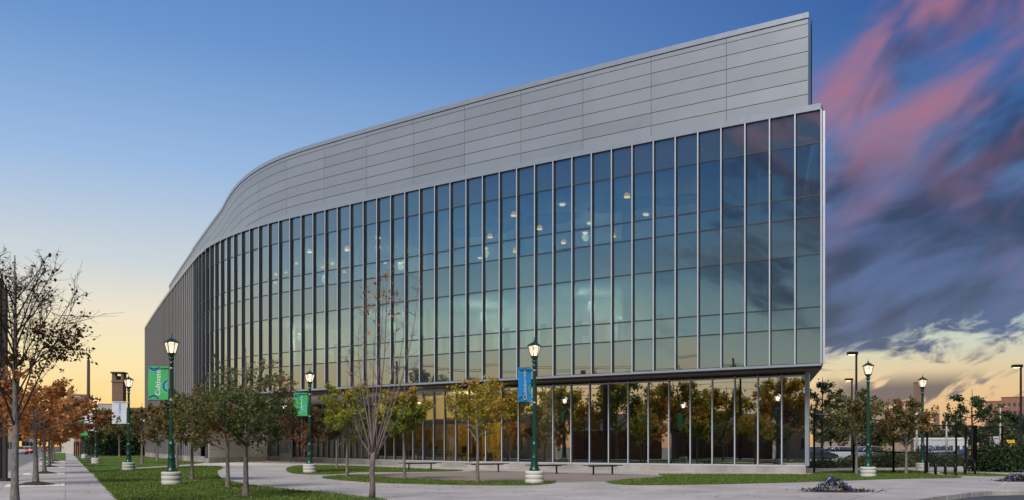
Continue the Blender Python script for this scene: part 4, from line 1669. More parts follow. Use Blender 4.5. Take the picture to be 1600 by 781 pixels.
def make_tree(name, label, base, H, fork, radius, leafmat, barkmat, seed, limbs=8, subs=6, twigs=5, leaves=12, leaf=0.11, trunk_r=0.07, lean=(0, 0),
              shape=(0.35, 1.0, 0.25), up=0.35, bare=None, cat='tree', group=None, leader=True, spread=0.06, low=0.0, branchmat=None, tint_fn=None, tint_pow=1.0):
    """tapered trunk with limbs > trunk ; leaves on twigs > crown"""
    rng = np.random.RandomState(seed)
    e = empty(name, (base[0], base[1], base[2] if len(base) > 2 else 0.03), 0, label, cat, group)
    wood = MB()
    L = []
    bw = MB() if branchmat else wood

    def radius_at(z):
        t = (z - fork) / max(0.1, H - fork)
        t = min(1, max(0, t))
        a, b, c = shape
        return radius * (a + (b - a) * min(1, t / 0.4)) if t < 0.4 else radius * (b + (c - b) * (t - 0.4) / 0.6)
    top = Vector((lean[0] * H, lean[1] * H, H * 0.93 if leader else fork * 1.12))
    nseg = 9
    tr = []
    for k in range(nseg + 1):
        t = k / nseg
        w = 0.012 * H * (t * (1 - t)) * 2
        tr.append(Vector((top.x * t + rng.normal(0, w * .5), top.y * t + rng.normal(0, w * .5), top.z * t)))
    rr = [trunk_r * (1.35 if k == 0 else 1.0) * (1 - 0.86 * (tr[k].z / top.z) ** (1.15 if leader else 3)) if leader else trunk_r * (1.3 - 0.3 * min(1, k / 2)) for k in range(nseg + 1)]
    wood.tube([(0, 0, -0.05)] + [tuple(p) for p in tr], [rr[0] * 1.15] + rr, n=9)

    def trunk_at(z):
        t = min(0.999, max(0, z / top.z)) * nseg
        i = int(t)
        return tr[i].lerp(tr[i + 1], t - i), rr[i] + (rr[i + 1] - rr[i]) * (t - i)

    def branch(p, q, r0, r1, n, sides, sag):
        mid = (p + q) / 2 + Vector((0, 0, sag)) + Vector(rng.normal(0, 0.05 * (q - p).length, 3))
        pts = []
        for k in range(n + 1):
            t = k / n
            pts.append((1 - t) ** 2 * p + 2 * t * (1 - t) * mid + t * t * q)
        bw.tube([tuple(x) for x in pts], r0, r1, n=sides, caps=False)
        return pts

    def on(pts, t):
        x = t * (len(pts) - 1)
        i = min(len(pts) - 2, int(x))
        return pts[i].lerp(pts[i + 1], x - i)
    az0 = rng.uniform(0, 6.28)
    for i in range(limbs):
        f = (i + 0.5) / limbs
        if leader:
            z0 = fork + (H * 0.80 - fork) * (f ** 1.1)
        else:
            z0 = fork * rng.uniform(0.9, 1.1)
        p, rt = trunk_at(z0)
        a = az0 + i * 2.39996 + rng.normal(0, 0.2)
        zt = z0 + (H - z0) * up * rng.uniform(0.7, 1.3) if leader else fork + (H - fork) * (rng.uniform(0.45, 1.0))
        zt = min(zt, H)
        rad = radius_at(zt) * rng.uniform(0.8, 1.08)
        q = Vector((p.x + rad * math.cos(a), p.y + rad * math.sin(a), zt))
        r0 = max(0.010, min(rt * 0.62, trunk_r * (0.24 if branchmat else 0.5)))
        lp = branch(p, q, r0, r0 * 0.28, 6, 6, -0.06 * rad if leader else -0.12 * (zt - z0))
        ll_ = (q - p).length
        for j in range(subs):
            t = 0.28 + 0.72 * (j + rng.uniform(0.2, 0.9)) / subs
            sp = on(lp, min(t, 1))
            d = (q - p).normalized()
            sd = (d * 0.75 + Vector(rng.normal(0, 0.62, 3)) + Vector((0, 0, 0.18 if leader else 0.35))).normalized()
            sl = ll_ * (0.42 - 0.18 * t) * rng.uniform(0.7, 1.25)
            sq = sp + sd * sl
            sq.z = max(sq.z, fork * 0.82 + low)
            sb = branch(sp, sq, r0 * 0.42, r0 * 0.16, 3, 4, 0.0)
            for k in range(twigs):
                t2 = 0.25 + 0.75 * (k + rng.rand()) / twigs
                tp = on(sb, min(1, t2))
                td = (sd * 0.6 + Vector(rng.normal(0, 0.7, 3)) + Vector((0, 0, 0.1))).normalized()
                tq = tp + td * sl * rng.uniform(0.25, 0.55)
                tw = branch(tp, tq, max(0.004, r0 * 0.15), 0.0025, 2, 3, 0.0)
                nlv = leaves
                if bare is not None:
                    nlv = int(leaves * bare(tq, rng) + rng.rand())
                for m_ in range(nlv):
                    L.append(tuple(on(tw, rng.rand() ** 0.6)))
    wood.build('trunk', barkmat, e)
    if branchmat:
        bw.build('branches', branchmat, e)
    if L:
        P = np.array(L) + rng.normal(0, spread, (len(L), 3))
        # clumped tint so that the crown has light and dark, green and turning areas
        c = np.zeros(len(P))
        for k in range(5):
            w = rng.normal(0, 2.2 / max(0.6, radius), 3)
            c += np.sin(P @ w + rng.uniform(0, 6.28))
        tint = np.clip(0.5 + 0.13 * c + rng.normal(0, 0.2, len(P)), 0, 1) ** tint_pow
        if tint_fn:
            tint = tint_fn(P, tint)
        v = leaf_quads(P, leaf, rng)
        link('crown', np_mesh('crown', v, 4, np.repeat(tint, 1)), leafmat, e)
    return e


def top_h(py, base_y):
    return EYE + (HY - py) / FPX * base_y


# --- plaza and lawn trees (photo position of the trunk foot, crown top row, half width in pixels)
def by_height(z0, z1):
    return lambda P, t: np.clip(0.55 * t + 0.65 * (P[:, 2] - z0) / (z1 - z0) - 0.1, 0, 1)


def plaza_tree(label, px, py, top, half, forkpy, leafmat, seed, **kw):
    x, y = G(px, py)
    H = top_h(top, y)
    fork = max(0.6, top_h(forkpy, y))
    rad = half / FPX * y
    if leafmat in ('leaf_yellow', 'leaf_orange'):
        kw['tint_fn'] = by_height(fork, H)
    return make_tree('deciduous_tree', label, (x, y), H, fork, rad, leafmat, kw.pop('bark', 'bark_brown'), seed, group='young trees on the lawns and plaza', **kw)


def fade_top(z0, z1):
    return lambda q, r: max(0.04, min(1.0, (z1 - q.z) / (z1 - z0)))


plaza_tree('green tree with thinning top, nearest trunk on the left lawn', 384, 777, 528, 96, 706, 'leaf_green', 21, limbs=16, subs=9, twigs=6, leaves=10, leaf=0.095, trunk_r=0.075,
           shape=(0.75, 1.0, 0.22), up=0.3, bare=fade_top(2.0, 3.6), tint_pow=1.3)
plaza_tree('green tree just left of the nearest lawn tree', 356, 762.5, 578, 74, 706, 'leaf_green', 22, limbs=13, subs=8, twigs=6, leaves=11, leaf=0.095, trunk_r=0.068, shape=(0.8, 1.0, 0.3), up=0.3,
           bare=fade_top(2.3, 3.7))
plaza_tree('mixed green and rust tree right behind the Cultivate lamp', 300, 750, 596, 58, 700, 'leaf_mixed', 23, limbs=13, subs=8, twigs=5, leaves=17, leaf=0.115, trunk_r=0.075, shape=(0.8, 1.0, 0.35), up=0.3)
plaza_tree('rust and green tree beyond the cross path behind the lamp', 277, 731, 612, 46, 694, 'leaf_mixed', 24, limbs=10, subs=6, twigs=5, leaves=12, leaf=0.13, trunk_r=0.08, shape=(0.8, 1.0, 0.35), up=0.3)
plaza_tree('russet tree on the far lawn left of the ribbed wall', 222, 724, 622, 38, 694, 'leaf_mixed', 25, limbs=10, subs=6, twigs=5, leaves=12, leaf=0.17, trunk_r=0.10, shape=(0.7, 1.0, 0.35), up=0.3)
plaza_tree('small far tree before the dark evergreens on the left lawn', 186.5, 714.5, 645, 24, 692, 'leaf_mixed', 26, limbs=9, subs=5, twigs=5, leaves=12, leaf=0.22, trunk_r=0.11, shape=(0.7, 1.0, 0.35), up=0.3)
plaza_tree('far tree at the foot of the ribbed wall', 246, 719, 640, 30, 695, 'leaf_mixed', 27, limbs=9, subs=5, twigs=5, leaves=12, leaf=0.18, trunk_r=0.1, shape=(0.7, 1.0, 0.35), up=0.3)
plaza_tree('red-brown tree in front of the entrance lamp base', 485, 737, 614, 54, 702, 'leaf_red', 28, limbs=14, subs=8, twigs=5, leaves=16, leaf=0.115, trunk_r=0.075, shape=(0.85, 1.0, 0.3), up=0.25)
plaza_tree('yellow-green tree left of the bare many-stemmed tree', 542, 745, 578, 48, 694, 'leaf_yellow', 29, limbs=12, subs=7, twigs=5, leaves=16, leaf=0.11, trunk_r=0.065, shape=(0.6, 1.0, 0.25), up=0.4, bare=fade_top(2.6, 4.6))
plaza_tree('small dim tree behind the yellow-green one near the glass', 526, 731, 622, 30, 700, 'leaf_green', 30, limbs=8, subs=5, twigs=5, leaves=10, leaf=0.12, trunk_r=0.06, shape=(0.7, 1.0, 0.35), up=0.35)
plaza_tree('yellow-green tree on the grass strip right of the bare tree', 632, 749.5, 590, 46, 690, 'leaf_yellow', 31, limbs=12, subs=7, twigs=5, leaves=17, leaf=0.115, trunk_r=0.06, shape=(0.8, 1.0, 0.25), up=0.4, bare=fade_top(2.6, 4.6))
plaza_tree('orange-yellow tree on the grass strip left of the blue banner', 746, 755, 572, 62, 694, 'leaf_orange', 32, limbs=13, subs=7, twigs=5, leaves=13, leaf=0.105, trunk_r=0.065, shape=(0.75, 1.0, 0.25), up=0.42, bare=fade_top(2.4, 4.5), tint_pow=1.5)
plaza_tree('young russet tree left of the lamp on the right lawn', 1338.5, 741.5, 600, 58, 705, 'leaf_mixed', 33, limbs=13, subs=7, twigs=5, leaves=11, leaf=0.13, trunk_r=0.075, shape=(0.85, 1.0, 0.25), up=0.42, bark='bark_grey', bare=fade_top(2.8, 5.0))
plaza_tree('young russet tree right of the lamp on the right lawn', 1416, 741, 612, 44, 705, 'leaf_mixed', 34, limbs=13, subs=7, twigs=5, leaves=11, leaf=0.125, trunk_r=0.065, shape=(0.75, 1.0, 0.25), up=0.42, bark='bark_grey', bare=fade_top(2.8, 4.8))
# tree behind the right corner of the building
x, y, z = AT(1285, 720, 66)
make_tree('deciduous_tree', 'dark leafy tree peeping out behind the right corner of the building', (x, y, -0.2), 7.4, 2.4, 2.1, 'leaf_hedge', 'bark_dark', 35, limbs=12, subs=6, twigs=5, leaves=6, leaf=0.18, trunk_r=0.13,
          shape=(0.8, 1.0, 0.35), group='trees beyond the fence')
# locust-like tree beyond the gate
x, y, z = AT(1519, 720, 60)
make_tree('deciduous_tree', 'dark tree with flat layered branches behind the gate', (x, y, -0.2), 6.0, 2.2, 2.1, 'leaf_hedge', 'bark_dark', 36, limbs=12, subs=6, twigs=5, leaves=7, leaf=0.17, trunk_r=0.10,
          shape=(1.0, 0.95, 0.25), up=0.2, spread=0.05, group='trees beyond the fence')

# bare many-stemmed tree in the foreground
rngm = np.random.RandomState(44)
x, y = G(581.5, 780)
e = empty('deciduous_tree', (x, y, 0.02), 0, 'bare many-stemmed tree rising in front of the glass', 'tree', 'young trees on the lawns and plaza')
wood = MB()
ppm = FPX / y
wood.tube([(0, 0, -0.05), (0.01, 0, 0.3), (-0.005, 0.01, 0.7), (0.015, 0, 1.02), (0.03, 0, 1.22)], [0.092, 0.076, 0.070, 0.074, 0.055], n=10)
tips = []
STEMS = [(-46, 545), (-28, 505), (-14, 450), (3, 432), (14, 412), (26, 428), (46, 452), (66, 480), (90, 440), (-38, 640), (74, 575)]
for i, (dx_, topy) in enumerate(STEMS):
    H = top_h(topy, y)
    tx = 0.82 * dx_ / ppm
    ty = rngm.uniform(-0.5, 0.5)
    st = Vector((0.012 + 0.0006 * dx_, rngm.uniform(-.02, .02), rngm.uniform(0.9, 1.2)))
    pts = []
    for k in range(10):
        t = k / 9
        sx = tx * math.sin(t * math.pi / 2) ** 1.05
        pts.append(Vector((st.x * (1 - t) + sx + 0.03 * math.sin(5 * t + i), ty * t + 0.03 * math.cos(4 * t + i * 2), st.z + (H - st.z) * t)))
    r0 = (0.021, 0.026, 0.031)[i % 3]
    wood.tube([tuple(p) for p in pts], [r0 * (1 - 0.88 * (k / 9) ** 0.8) for k in range(10)], n=6)
    for j in range(15):
        t = rngm.uniform(0.3, 1.0)
        x_ = t * 9
        i0 = min(8, int(x_))
        p = pts[i0].lerp(pts[i0 + 1], x_ - i0)
        d = Vector((rngm.normal(0, .75), rngm.normal(0, .6), rngm.uniform(0.3, 1.0))).normalized()
        ln_ = rngm.uniform(0.15, 0.62) * (1.2 - 0.6 * t)
        q = p + d * ln_
        mid = (p + q) / 2 + Vector(rngm.normal(0, .03, 3))
        wood.tube([tuple(p), tuple(mid), tuple(q)], 0.008, 0.003, n=3, caps=False)
        for m_ in range(4):
            w = rngm.rand()
            p3 = p.lerp(q, w)
            q3 = p3 + Vector((rngm.normal(0, 1), rngm.normal(0, 1), rngm.uniform(0, 1.1))).normalized() * rngm.uniform(0.05, 0.17)
            wood.tube([tuple(p3), tuple(q3)], 0.004, 0.0022, n=3, caps=False)
            if rngm.rand() < 0.02:
                tips.append(q3)
    if i in (2, 3, 5, 6):
        for m_ in range(34 if i != 3 else 18):
            pp = pts[9 - (m_ % 2)] + Vector(rngm.normal(0, .09, 3)) - Vector((0, 0, 0.06 + 0.5 * (m_ % 3 == 2)))
            tips.append(pp)
wood.build('trunk', 'bark_red', e)
P = np.array([tuple(t) for t in tips])
link('crown', np_mesh('crown', leaf_quads(P, 0.085, rngm), 4, rngm.rand(len(P))), 'leaf_rust', e)

# street trees in the sidewalk pits
names = ['nearest street tree, bare crown with a few dark leaves', 'rust-leaved street tree in the second sidewalk pit', 'rust-leaved street tree in the third sidewalk pit',
         'rust-leaved street tree in the fourth sidewalk pit', 'rust-leaved street tree in the fifth sidewalk pit', 'farthest rust-leaved street tree along the sidewalk']
for k, u in enumerate(TREE_U):
    x, y = ST(u, -0.95)
    if k == 0:
        def bare0(q, r):
            if q.z < 2.7:
                return 2.2 if q.x < 1.0 else 1.0
            if q.x > 0.6 and q.z < 3.9:
                return 0.55
            return 0.7 if q.z < 3.4 else 0.03
        make_tree('street_tree', names[0], (x, y, 0.0), 5.85, 1.7, 2.0, 'leaf_rust', 'bark_grey', 52, limbs=24, subs=10, twigs=7, leaves=10, leaf=0.08, trunk_r=0.082, up=0.6, shape=(0.9, 1.0, 0.2), bare=bare0, spread=0.03,
                  branchmat='bark_dark', tint_fn=lambda P, t: np.where(P[:, 2] > 3.0, 0.0, t), group='street trees in the sidewalk')  # branches and upper leaves coloured dark as if backlit
    else:
        make_tree('street_tree', names[k], (x, y, 0.0), (4.0 if k == 1 else 3.5) + 0.15 * (k % 3), 1.9, 2.1, 'leaf_rust', 'bark_grey', 60 + k, limbs=11, subs=7, twigs=5, leaves=9, leaf=0.12 + 0.03 * k, trunk_r=0.10, up=0.32,
                  shape=(0.9, 1.0, 0.3), group='street trees in the sidewalk')
    # soil mound in the pit
    mb = MB()
    rg = np.random.RandomState(k)
    prof = [(0.62, 0.0), (0.5, 0.04), (0.3, 0.09), (0.12, 0.12), (0.02, 0.12)]
    mb.lathe(prof, 18)
    me = mb.mesh('soil_mound')
    for vv in me.vertices:
        s = 1 + 0.12 * math.sin(vv.co.x * 9 + k) * math.cos(vv.co.y * 7)
        vv.co.x *= s
        vv.co.y *= s
        vv.co.z *= rg.uniform(0.75, 1.2)
    o = link('soil_mound', me, 'soil', None, (x, y, 0.002))
    tag(o, 'dark soil mound around the trunk of street tree number %s from the camera' % ['one', 'two', 'three', 'four', 'five', 'six'][k], 'soil', 'soil mounds in the sidewalk pits')

# soil rings under the lawn trees
for px, py in ((384, 777), (356, 762.5), (300, 750), (485, 737), (542, 745), (632, 749.5), (746, 755), (1338.5, 741.5), (1416, 741)):
    x, y = G(px, py)
    mb = MB()
    mb.lathe([(0.48, 0.036), (0.36, 0.05), (0.15, 0.065), (0.02, 0.065)], 16)
    me = mb.mesh('soil_ring')
    for vv in me.vertices:
        s = 1 + 0.25 * math.sin(vv.co.x * 8 + px) * math.cos(vv.co.y * 9 + py)
        vv.co.x *= s
        vv.co.y *= s
    tag(link('soil_ring', me, 'soil', None, (x, y, 0)), kind='structure')


# ---- bushes and hedges
def bush(name, label, base, rx, ry, h, mat, seed, n=1500, leaf=0.16, cat='shrub', group=None, stems=True):
    rng = np.random.RandomState(seed)
    e = empty(name, base, rng.uniform(0, 6), label, cat, group)
    if stems:
        wd_ = MB()
        for k in range(7):
            a = rng.uniform(0, 6.28)
            wd_.tube([(0, 0, 0), (0.3 * rx * math.cos(a), 0.3 * ry * math.sin(a), h * 0.45), (0.6 * rx * math.cos(a), 0.6 * ry * math.sin(a), h * 0.8)], 0.03, 0.008, n=4)
        wd_.build('stems', 'bark_dark', e)
    c = rng.normal(0, 1, (16, 3))
    c /= np.linalg.norm(c, axis=1)[:, None]
    c[:, 2] = np.abs(c[:, 2])
    cc = c * np.array([rx * 0.62, ry * 0.62, h * 0.62]) + np.array([0, 0, h * 0.12])
    k = rng.randint(0, 16, n)
    d = rng.normal(0, 1, (n, 3))
    d /= np.linalg.norm(d, axis=1)[:, None]
    P = cc[k] + d * (np.array([rx, ry, h]) * 0.40) * (rng.rand(n, 1) ** 0.35)
    P[:, 2] = np.clip(P[:, 2], 0.02, None)
    tint = np.clip(rng.normal(0.35, 0.2, n) + 0.12 * rng.normal(0, 1, 16)[k], 0, 1)
    link('foliage', np_mesh('foliage', leaf_quads(P, leaf, rng, droop=0.0), 4, tint), mat, e)
    return e


rb = random.Random(9)
# dark clipped shrubs behind the right-hand fence
for k, (px, Y, rx, h) in enumerate([(1540, 47, 1.1, 1.5), (1562, 46.5, 1.2, 1.6), (1585, 46, 1.3, 1.7), (1612, 46, 1.3, 1.6), (1551, 51, 1.2, 1.7), (1600, 51, 1.4, 1.8)]):
    x, y, z = AT(px, 735, Y)
    bush('shrub', ORD[k] + ' dark green shrub from the gate along the right fence' if k < 4 else ('dark green shrub behind the front row, ' + ('near the gate' if k == 4 else 'at the right edge')), (x, y, -0.1), rx, rx, h, 'leaf_hedge', 100 + k,
         2200, 0.13, group='dark shrubs by the right fence')
# loose bushes along the fence between the lamps
for k, (px, Y, rx, h) in enumerate([(1285, 55, 1.1, 0.72), (1312, 56, 1.3, 0.75), (1345, 56, 1.4, 0.85), (1372, 56, 1.3, 1.05), (1398, 57, 1.4, 1.2), (1422, 58, 1.3, 1.15), (1455, 58, 1.5, 1.1), (1482, 60, 1.5, 1.1), (1508, 60, 1.4, 0.9), (1440, 62, 1.6, 1.3), (1380, 62, 1.6, 1.5)]):
    x, y, z = AT(px, 730, Y)
    bush('bush', ORD[k] + (' loose grey-green bush behind the fence, counted from the building' if k < 9 else ' taller loose bush standing behind the others at the fence'), (x, y, -0.15), rx, rx, h, ['leaf_hedge', 'leaf_far', 'leaf_mixed'][k % 3], 130 + k,
         1700, 0.15, group='loose bushes behind the fence')
# far trees on the right
for k, (px, Y, H, r, mt_) in enumerate([(1298, 125, 7.0, 3.2, 'leaf_far'), (1372, 130, 5.4, 3.0, 'leaf_far'), (1462, 190, 5.6, 3.2, 'leaf_hedge'), (1484, 180, 7.0, 4.0, 'leaf_far'), (1545, 170, 6.4, 3.5, 'leaf_far'), (1600, 150, 8.4, 4.6, 'leaf_hedge'), (1574, 200, 10.5, 4.4, 'leaf_evergreen'), (1508, 200, 6.4, 3.6, 'leaf_hedge'), (1425, 190, 6.4, 3.4, 'leaf_far'), (1590, 92, 3.0, 1.5, 'leaf_far')]):
    x, y, z = AT(px, 720, Y)
    make_tree('far_tree', 'far rounded tree beyond the parking lot, ' + ORD[k] + ' of ten', (x, y, -0.2), H, H * 0.22, r, mt_, 'bark_dark', 160 + k, limbs=12, subs=6, twigs=4, leaves=9, leaf=0.42, trunk_r=0.16, shape=(0.8, 1.0, 0.45), up=0.35, spread=0.2,
              group='far trees beyond the parking lot')
# evergreens and trees on the left, beyond the lawn
for k, (px, Y, r, h) in enumerate([(158, 128, 2.2, 4.2), (170, 124, 2.4, 4.6), (183, 126, 2.4, 4.4), (197, 122, 2.3, 4.0), (210, 124, 2.2, 3.6), (222, 124, 2.0, 3.0)]):
    x, y, z = AT(px, 714, Y)
    bush('evergreen_shrub', ORD[k] + ' dark evergreen from the left beyond the left lawn', (x, y, -0.05), r, r, h, 'leaf_evergreen', 180 + k, 2400, 0.30, group='evergreens beyond the left lawn')
for k, (px, Y, H, r) in enumerate([(160, 132, 8.0, 2.6), (205, 140, 6.6, 2.6), (148, 118, 4.6, 1.8)]):
    x, y, z = AT(px, 714, Y)
    make_tree('far_tree', ['yellowing far tree rising behind the third lamp', 'far tree left of the building end', 'small far tree by the slat fence'][k], (x, y, -0.05), H, H * .3, r, 'leaf_far', 'bark_dark', 190 + k, limbs=11, subs=6, twigs=4, leaves=9, leaf=0.34, trunk_r=0.13,
              shape=(0.7, 1.0, 0.3), spread=0.15, group='trees beyond the left lawn')
# trees down the street
for k, (u, v, H, r) in enumerate([(330, 4.0, 10, 5), (350, -1.5, 9, 5), (380, -17, 9, 5), (300, -18, 8, 4.5), (420, -6, 12, 8), (430, 6, 12, 8)]):
    x, y = ST(u, v)
    make_tree('far_tree', 'dark far tree at the end of the street, ' + ORD[k] + ' of six', (x, y, -0.2), H, H * .25, r, 'leaf_hedge', 'bark_dark', 200 + k, limbs=11, subs=6, twigs=4, leaves=8, leaf=0.8, trunk_r=0.2, shape=(0.8, 1, 0.4), spread=0.3,
              group='trees at the end of the street')
# trees on the far side of the street (mirrored in the ground-floor glass)
for k, u in enumerate((2, 9, 16, 23, 30, 37, 44, 51, 59, 67)):
    x, y = ST(u, -17.2 - (k % 2) * 3.0)
    make_tree('deciduous_tree', 'leafy tree across the street mirrored in the ground-floor glass, ' + ORD[k] + ' along the row', (x, y, 0), 8.6 + (k % 3) * 0.8, 2.3, 4.2, 'leaf_yellow' if k % 2 else 'leaf_orange', 'bark_grey', 220 + k, limbs=14, subs=7, twigs=5, leaves=12,
              leaf=0.34, trunk_r=0.17, shape=(0.9, 1, 0.4), spread=0.2, group='trees across the street')


# ================================================================== STREET FURNITURE
# benches: backless, slatted seat on two pedestals
for k, (xl, xr, pys, pyb) in enumerate([(624, 688, 721.5, 735), (729.5, 793, 722.5, 737), (824, 883, 725, 740), (914.5, 969, 726.3, 741)]):
    a, b = Vector(G(xl, pyb + 0.6)), Vector(G(xr, pyb - 0.3))
    c = (a + b) / 2
    d = b - a
    L = d.length
    e = empty('park_bench', (c.x, c.y, 0.01), math.atan2(d.y, d.x), ['leftmost black backless bench, behind the bare tree', 'second black bench from the left, behind the orange-yellow tree', 'black bench just right of the blue banner lamp',
                                                                    'rightmost black backless bench before the mirrored glass'][k], 'bench', 'benches before the glass')
    for j in range(6):
        mb = MB()
        mb.box(-L / 2, L / 2, -0.24 + j * 0.083, -0.24 + j * 0.083 + 0.062, 0.43, 0.465)
        mb.build('slat', 'bench', e)
    mb = MB()
    for sx in (-L * 0.27, L * 0.27):
        mb.box(sx - 0.03, sx + 0.03, -0.235, 0.25, 0.40, 0.43)
    mb.box(-L * 0.4, L * 0.4, -0.02, 0.02, 0.39, 0.429)
    mb.build('seat_frame', 'bench', e)
    for sx in (-L * 0.27, L * 0.27):
        MB().lathe([(0.11, 0), (0.11, 0.015), (0.045, 0.02), (0.04, 0.40)], 10, cx=sx).build('leg', 'bench', e)

# bike hoops
hoop_names = ['leftmost', 'second', 'third', 'fourth', 'rightmost']
for k in range(5):
    a, b = Vector(G(1445.5 + 15.4 * k, 740.2)), Vector(G(1462.5 + 15.2 * k, 742.3))
    c = (a + b) / 2
    d = b - a
    w = d.length / 2
    e = empty('bike_rack', (c.x, c.y, 0.0), math.atan2(d.y, d.x), hoop_names[k] + ' of the five black arched bike hoops by the gate', 'bike rack', 'bike hoops')
    r = min(w, 0.42)
    pts = [(-w, 0, 0), (-w, 0, 0.84 - r)]
    for j in range(1, 12):
        t = math.pi - math.pi * j / 12
        pts.append((w * math.cos(t), 0, 0.84 - r + r * math.sin(t)))
    pts += [(w, 0, 0.84 - r), (w, 0, 0)]
    MB().tube(pts, 0.046, n=10).build('hoop', 'black', e)
    for sx in (-w, w):
        MB().lathe([(0.09, 0.0), (0.09, 0.015), (0.05, 0.02)], 12, cx=sx).build('foot_plate', 'black', e)
        MB().lathe([(0.043, 0.24), (0.043, 0.275)], 10, cx=sx).build('band', 'rim', e)

# chain-link fence
fen = empty('chain_link_fence', (20, 43, 0), 0, 'black chain-link fence running right from the building corner', 'fence')


def fpt(px, pyb, pyt):
    x, y = G(px, pyb)
    return Vector((x, y, 0)), EYE + (HY - pyt) / FPX * y


m, T = new_mat('chain_link')
co = objco(T)
sp_ = T.n('ShaderNodeSeparateXYZ')
T.put(sp_.inputs[0], co)
u_ = T.math('ADD', sp_.outputs[0], sp_.outputs[2])
v_ = T.math('SUBTRACT', sp_.outputs[0], sp_.outputs[2])


def wire(t):
    q = T.math('FRACT', T.math('MULTIPLY', t, 1 / 0.075))
    return T.math('LESS_THAN', q, 0.09)


al = T.math('MAXIMUM', wire(u_), wire(v_))
pp = pbsdf(T, (0.012, 0.013, 0.014, 1), 0.5, 0.3)
tt = T.n('ShaderNodeBsdfTransparent')
mx = T.n('ShaderNodeMixShader')
T.put(mx.inputs[0], al)
T.t.links.new(tt.outputs[0], mx.inputs[1])
T.t.links.new(pp.outputs[0], mx.inputs[2])
out(T, mx.outputs[0])
M['chain'] = m
POSTS = [fpt(1272, 740, 645), fpt(1334, 739.6, 651.5), fpt(1396, 739, 657), fpt(1448.7, 737.6, 662.8), fpt(1494, 736.8, 663)]
POST2 = [fpt(1525, 736.4, 665), fpt(1566, 736.3, 665.6), fpt(1608, 736.2, 666), fpt(1650, 736, 666)]


def fence_run(par, P, org, rails=(1.0, 0.42)):
    for p, h in P:
        MB().lathe([(0.055, 0), (0.055, h), (0.07, h + 0.005), (0.03, h + 0.06)], 10).build('post', 'black', par, loc=tuple(p - org))
    for (p, h), (q, g) in zip(P[:-1], P[1:]):
        a, b = p - org, q - org
        for f in rails:
            MB().tube([(a.x, a.y, h * f - 0.03), (b.x, b.y, g * f - 0.03)], 0.036, n=8).build('rail', 'black', par)
        MB().tube([(a.x, a.y, 0.07), (b.x, b.y, 0.07)], 0.012, n=6).build('tension_wire', 'black', par)
        d = b - a
        L = d.length
        mb = MB()
        mb.quad((0, 0, 0.06), (L, 0, 0.06), (L, 0, g - 0.03), (0, 0, h - 0.03))
        mb.build('wire_mesh', 'chain', par, loc=(a.x, a.y, 0), rot=(0, 0, math.atan2(d.y, d.x)))


fence_run(fen, POSTS, Vector((20, 43, 0)))
fen2 = empty('chain_link_fence', (28, 46, 0), 0, 'black chain-link fence at the right edge beside the dark shrubs', 'fence')
fence_run(fen2, POST2, Vector((28, 46, 0)))
gate = empty('fence_gate', (24, 46, 0), 0, 'black gate frame between the two fence runs behind the bike hoops', 'gate')
GP = [fpt(1508.7, 736.6, 666), fpt(1521.5, 736.4, 665)]
fence_run(gate, GP, Vector((24, 46, 0)), rails=(1.0, 0.5, 0.1))
p, h = GP[0]
MB().box(-0.03, 0.10, -0.05, 0.05, 1.0, 1.28).build('latch_box', 'black', gate, loc=tuple(p - Vector((24, 46, 0))))

# parking-lot light poles with box heads
for px, pyt, Y, lab, hw in ((1338, 551, 62, 'tall black parking-lot pole with a box head behind the right lamp', 1), (1331, 592, 82, 'shorter dark parking-lot pole just left of the tall one', 1), (1595, 571, 66, 'black parking-lot pole with a box head at the right edge', 1)):
    x, y, z = AT(px, pyt, Y)
    e = empty('parking_light', (x, y, -0.2), 0, lab, 'light pole', 'parking-lot light poles')
    z += 0.2
    MB().lathe([(0.14, 0), (0.14, 0.7), (0.09, 0.72), (0.075, z)], 10).build('pole', 'black', e)
    hd = MB()
    hd.box(-0.62, 0.06, -0.2, 0.2, z - 0.12, z + 0.10)
    hdo = hd.build('lamp_head', 'black', e)
    MB().box(-0.55, -0.12, -0.14, 0.14, z - 0.135, z - 0.123).build('lens', 'cool_lamp', e)

